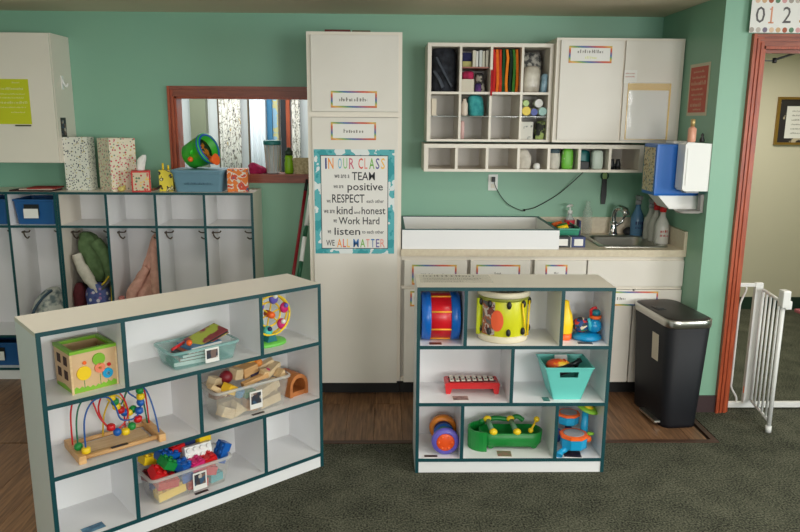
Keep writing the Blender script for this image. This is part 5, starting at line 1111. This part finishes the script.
for p, m, cy in (((-.149, -.03, .045), GREEN, 0), ((-.134, -.074, .042), YEL, 1), ((-.02, -.02, .085), RED, 1), ((.0, -.03, .062), BLUE, 0), ((.032, -.03, .055), YEL, 1), ((.06, -.025, .068), GREEN, 0), ((.088, -.02, .09), RED, 1), ((.1, -.005, .118), BLUE, 1), ((.11, .0, .15), BLUE, 0), ((.112, .0, .175), YEL, 1), ((.112, .005, .2), GREEN, 0), ((.115, .01, .226), RED, 1), ((.1, .012, .236), BLUE, 0), ((-.004, .0, .2), YEL, 1), ((.012, .01, .175), GREEN, 0), ((.02, .02, .15), YEL, 1), ((.035, .02, .13), RED, 1), ((.05, .02, .115), BLUE, 0), ((.068, .02, .112), YEL, 1), ((.085, .02, .12), GREEN, 0)): bead(p, m, .0165, cy)
B(-.045, .02, -.093, -.078, .0275, .0295).build('label_strip', BLACK, u)
# wooden block bin
u = sthing('clear_bin', 'clear plastic bin heaped with wooden blocks in the middle right cell', 'bin', .868, .115, Z2)
CB2 = mat('clear_bin_plastic', (222, 220, 212), .18, alpha=.16)
open_bin(.372, .165, .142, .045, .03, .003, .022, .006).build('tub', CB2, u); photo_tag(u, -.032, .03, -.0905, .062, .082); clear_rim(u, .372, .165, .142, .022, RIM)
B(-.02, .04, -.092, -.078, -.0002, .0022).build('floor_strip', BLACK, u)
def bl(kind, label, s, d, z, dims, m, rot=(0, 0, 0), grp='wooden blocks in the clear bin', cat='block', name='wooden_block'):
    w, dd, hh = dims
    if kind == 'box': mb = B(-w/2, w/2, -dd/2, dd/2, -hh/2, hh/2, bev=.003)
    elif kind == 'cyl': mb = MB().lathe([(w/2*.94, -hh/2), (w/2, -hh/2+.003), (w/2, hh/2-.003), (w/2*.94, hh/2)], n=18)
    elif kind == 'tri': mb = MB().prism([(-w/2, -hh/2), (w/2, -hh/2), (0, hh/2)], -dd/2, dd/2)
    elif kind == 'ball': mb = MB().ball((0, 0, 0), w/2)
    else:
        n = 8; mb = MB().prism([(-w/2, -hh/2), (-w/2, hh/2), (w/2, hh/2), (w/2, -hh/2), (w*.28, -hh/2)]+[(w*.28*math.cos(PI*i/n), -hh/2+w*.28*math.sin(PI*i/n)) for i in range(1, n)]+[(-w*.28, -hh/2)], -dd/2, dd/2)
    o = one(mb, name, label, cat, m, SL(s, d, z), group=grp); o.rotation_mode = 'XYZ'
    o.rotation_euler = (Matrix.Rotation(SA, 3, 'Z') @ Matrix.Rotation(rot[2], 3, 'Z') @ Matrix.Rotation(rot[1], 3, 'Y') @ Matrix.Rotation(rot[0], 3, 'X')).to_euler()
    return o
b0 = Z2
PAL = mat('bare_maple', (222, 202, 166), .55, noise=(14, (208, 184, 144)))
TAN = mat('tan_block', (204, 156, 112), .55)
low = [('box', 'pale flat block against the bin front, bottom left', .745, .075, .03, (.07, .045, .045), PAL, (0, .5, .2)), ('tri', 'pale wedge block low behind the photo label', .80, .08, .04, (.07, .05, .06), PAL, (0, -.3, 0)), ('box', 'tan block low in the middle of the wood bin', .865, .075, .035, (.06, .04, .05), TAN, (0, .2, 0)), ('box', 'long pale block low on the right of the wood bin', .96, .08, .03, (.11, .045, .04), PAL, (0, -.1, .1)), ('arch', 'pale arch block low at the right end', 1.0, .14, .04, (.06, .05, .05), PAL, (0, .2, .3)), ('box', 'pale block low at the back of the wood bin', .8, .15, .03, (.1, .05, .05), PAL, (0, 0, .1)), ('box', 'tan block low at the back right', .91, .15, .03, (.08, .05, .05), TAN, (0, 0, -.1)),
       ('box', 'pale plank block across the right half', .955, .08, .088, (.115, .045, .04), PAL, (0, -.3, .1)), ('box', 'green block behind the photo label', .855, .07, .092, (.055, .04, .03), mat('block_green', (60, 140, 100), .5), (0, 0, .1)), ('cyl', 'blue round block at the front left', .81, .068, .105, (.04, .04, .034), mat('block_blue', (60, 140, 190), .5), (.4, .2, 0)), ('box', 'yellow block with red dot near the left end', .768, .08, .13, (.055, .045, .04), mat('block_yellow', (240, 190, 40), .5), (.2, .5, .4)), ('box', 'long pale plank sticking out at the left end', .722, .1, .13, (.1, .03, .022), PWOOD, (0, .65, .2)),
       ('box', 'brown block at the back left of the heap', .76, .16, .1, (.08, .05, .06), mat('block_brown', (130, 84, 56), .55), (0, .1, .2)), ('ball', 'dark red ball on the heap', .79, .15, .16, (.06, .06, .06), mat('block_maroon', (126, 22, 36), .45)), ('box', 'pale cube on top of the heap', .84, .15, .165, (.048, .048, .048), PAL, (.1, .2, .3)), ('box', 'large pale open block on top of the heap', .905, .155, .165, (.075, .05, .05), LWOOD, (.1, -.15, .1)), ('cyl', 'yellow round block at the top back', .93, .19, .185, (.05, .05, .04), mat('block_amber', (240, 176, 40), .5), (.2, .1, 0)), ('ball', 'orange ball on the right of the heap', .97, .18, .18, (.042, .042, .042), mat('block_orange', (226, 140, 60), .5)),
       ('box', 'long tan plank lying across the heap', .9, .09, .138, (.13, .03, .02), LWOOD, (0, -.15, .05)), ('ball', 'magenta ball on the right of the heap', .985, .125, .145, (.036, .036, .036), PINK), ('box', 'blue-black block in the middle of the heap', .935, .12, .135, (.06, .035, .03), NAVY, (.1, -.1, .2)), ('box', 'pale plank sticking out at the right end', 1.01, .13, .15, (.1, .04, .025), PAL, (0, -.3, .4)), ('arch', 'pale arch block on top at the left of the heap', .735, .15, .15, (.06, .04, .045), PAL, (.2, .3, .5)), ('cyl', 'honey round block at the back of the heap', .87, .195, .17, (.045, .045, .05), LWOOD, (.5, .2, 0)), ('box', 'small natural cube beside the magenta ball', .955, .1, .15, (.035, .035, .035), PWOOD, (.3, .2, .2)), ('box', 'thin pale plank leaning at the top right of the heap', 1.0, .175, .165, (.09, .03, .02), PAL, (.2, -.4, -.2)), ('tri', 'pale triangle block at the right end', 1.035, .09, .14, (.05, .04, .04), PWOOD, (0, .3, .2))]
for k, lb, s, d, z, dims, m, *r in low: bl(k, lb, s, d, b0+z, dims, m, r[0] if r else (0, 0, 0))
u = sthing('wooden_arch', 'brown wooden arch house beside the block bin', 'toy', 1.128, .16, Z2, .1)
def archring(r0, r1, y0, y1, m, nm):
    n = 14; po = [(-r1, 0)]+[(r1*math.cos(PI-PI*i/n), .045+r1*math.sin(PI-PI*i/n)*1.15) for i in range(n+1)]+[(r1, 0)]; pi_ = [(r0, 0)]+[(r0*math.cos(PI*i/n), .045+r0*math.sin(PI*i/n)*1.15) for i in range(n+1)]+[(-r0, 0)]
    MB().prism(po+pi_, y0, y1).build(nm, m, u)
HON = mat('honey_wood', (190, 118, 60), .5, noise=(12, (164, 96, 46)))
archring(.038, .054, -.07, .05, HON, 'arch'); B(-.038, .038, -.065, .05, 0, .022).build('floor', HON, u); B(-.038, .038, .04, .0499, .022, .09).build('back', mat('dark_honey', (104, 58, 30), .6), u)
# brick bin
u = sthing('clear_bin', 'clear plastic bin heaped with plastic bricks in the bottom middle cell', 'bin', .562, .115, Z3)
open_bin(.36, .165, .122, .045, .03, .003, .022, .006).build('tub', CB2, u); photo_tag(u, -.008, .02, -.0905, .062, .08); clear_rim(u, .36, .165, .122, .022, RIM)
B(.0, .06, -.092, -.078, -.0002, .0022).build('floor_strip', BLACK, u)
def brick(label, s, d, z, nx, m, rot=(0, 0, 0), up=1):
    p = .03; w, dd, hh = nx*p, 2*p, .036
    mb = B(-w/2, w/2, -dd/2, dd/2, -hh/2, hh/2, bev=.002)
    for i in range(nx):
        for j in range(2):
            mb.lathe([(.0095, up*hh/2), (.0095, up*(hh/2+.007)), (.008, up*(hh/2+.008))], c=(-w/2+p*(i+.5), -dd/2+p*(j+.5), 0), n=10)
    o = one(mb, 'toy_brick', label, 'toy brick', m, SL(s, d, z), group='bricks in the clear bin')
    o.rotation_euler = (Matrix.Rotation(SA, 3, 'Z') @ Matrix.Rotation(rot[2], 3, 'Z') @ Matrix.Rotation(rot[1], 3, 'Y') @ Matrix.Rotation(rot[0], 3, 'X')).to_euler()
c0 = Z3
LY = mat('pale_yellow_brick', (240, 206, 90), .4); TB = mat('teal_brick', (60, 170, 180), .4)
for lb, s, d, z, nx, m, *r in [('yellow brick at the lower left of the bin front', .475, .083, .03, 4, LY, (0, -.12, 0)), ('red brick low behind the photo label', .59, .08, .03, 3, RED, (0, .1, 0)), ('teal brick low at the right end', .675, .083, .03, 2, TB, (0, 0, .1)), ('blue brick low at the back left', .47, .15, .03, 3, BLUE), ('pink brick low at the back middle', .57, .15, .03, 3, PINK), ('red brick low at the back right', .665, .15, .03, 2, RED),
                               ('red brick above the yellow one at the front left', .46, .078, .078, 3, RED, (.2, .1, 0)), ('blue brick in the middle of the bin front', .55, .08, .076, 2, BLUE, (0, -.2, 0)), ('rose brick right of the photo label', .635, .08, .075, 3, mat('rose_brick', (210, 60, 80), .4), (0, .3, 0)), ('navy brick in the middle back', .56, .15, .078, 4, NAVY), ('maroon brick in the back left', .43, .16, .085, 2, mat('maroon_brick', (120, 24, 40), .4), (0, 0, .3)),
                               ('large red brick tilted at the front left corner', .425, .075, .128, 2, RED, (.5, .5, .2)), ('green brick tilted on the front left of the heap', .475, .09, .152, 2, GREEN, (.3, .55, .3)), ('blue brick behind the green brick', .495, .14, .162, 3, BLUE, (.15, .25, .2)), ('red brick on the top middle of the heap', .545, .165, .175, 2, RED, (.1, -.1, .1)), ('white brick lying studs-forward on the heap', .62, .115, .152, 4, WHITE, (1.35, .0, -.05)), ('yellow brick on top at the right of the heap', .665, .165, .185, 2, YEL, (0, -.1, .2)), ('dark blue brick at the top back', .60, .18, .182, 2, NAVY, (0, .1, 0)), ('long blue brick standing at the right end', .727, .1, .12, 3, BLUE, (0, -1.1, .1)), ('blue brick in front of the white one', .535, .075, .125, 2, BLUE, (.3, .1, .4)), ('magenta brick below the white one', .59, .07, .118, 2, PINK, (.1, -.2, .1)), ('red brick right of the magenta brick', .65, .075, .118, 2, RED, (.1, -.3, 0)), ('yellow brick peeping out at the back left', .43, .185, .15, 2, YEL, (0, .2, .1))]:
    brick(lb, s, d, c0+z, nx, m, r[0] if r else (0, 0, 0))
u = sthing('photo_card', 'blue photo card lying in the bottom left cell of the slanted shelf', 'card', .148, .045, Z3, .05)
B(-.045, .045, -.03, .03, .0004, .002).build('card', PAPER, u); B(-.041, .041, -.02, .026, .002, .0026).build('print', mat('blue_card_photo', (30, 78, 110), .4, noise=(26, (90, 140, 170))), u)
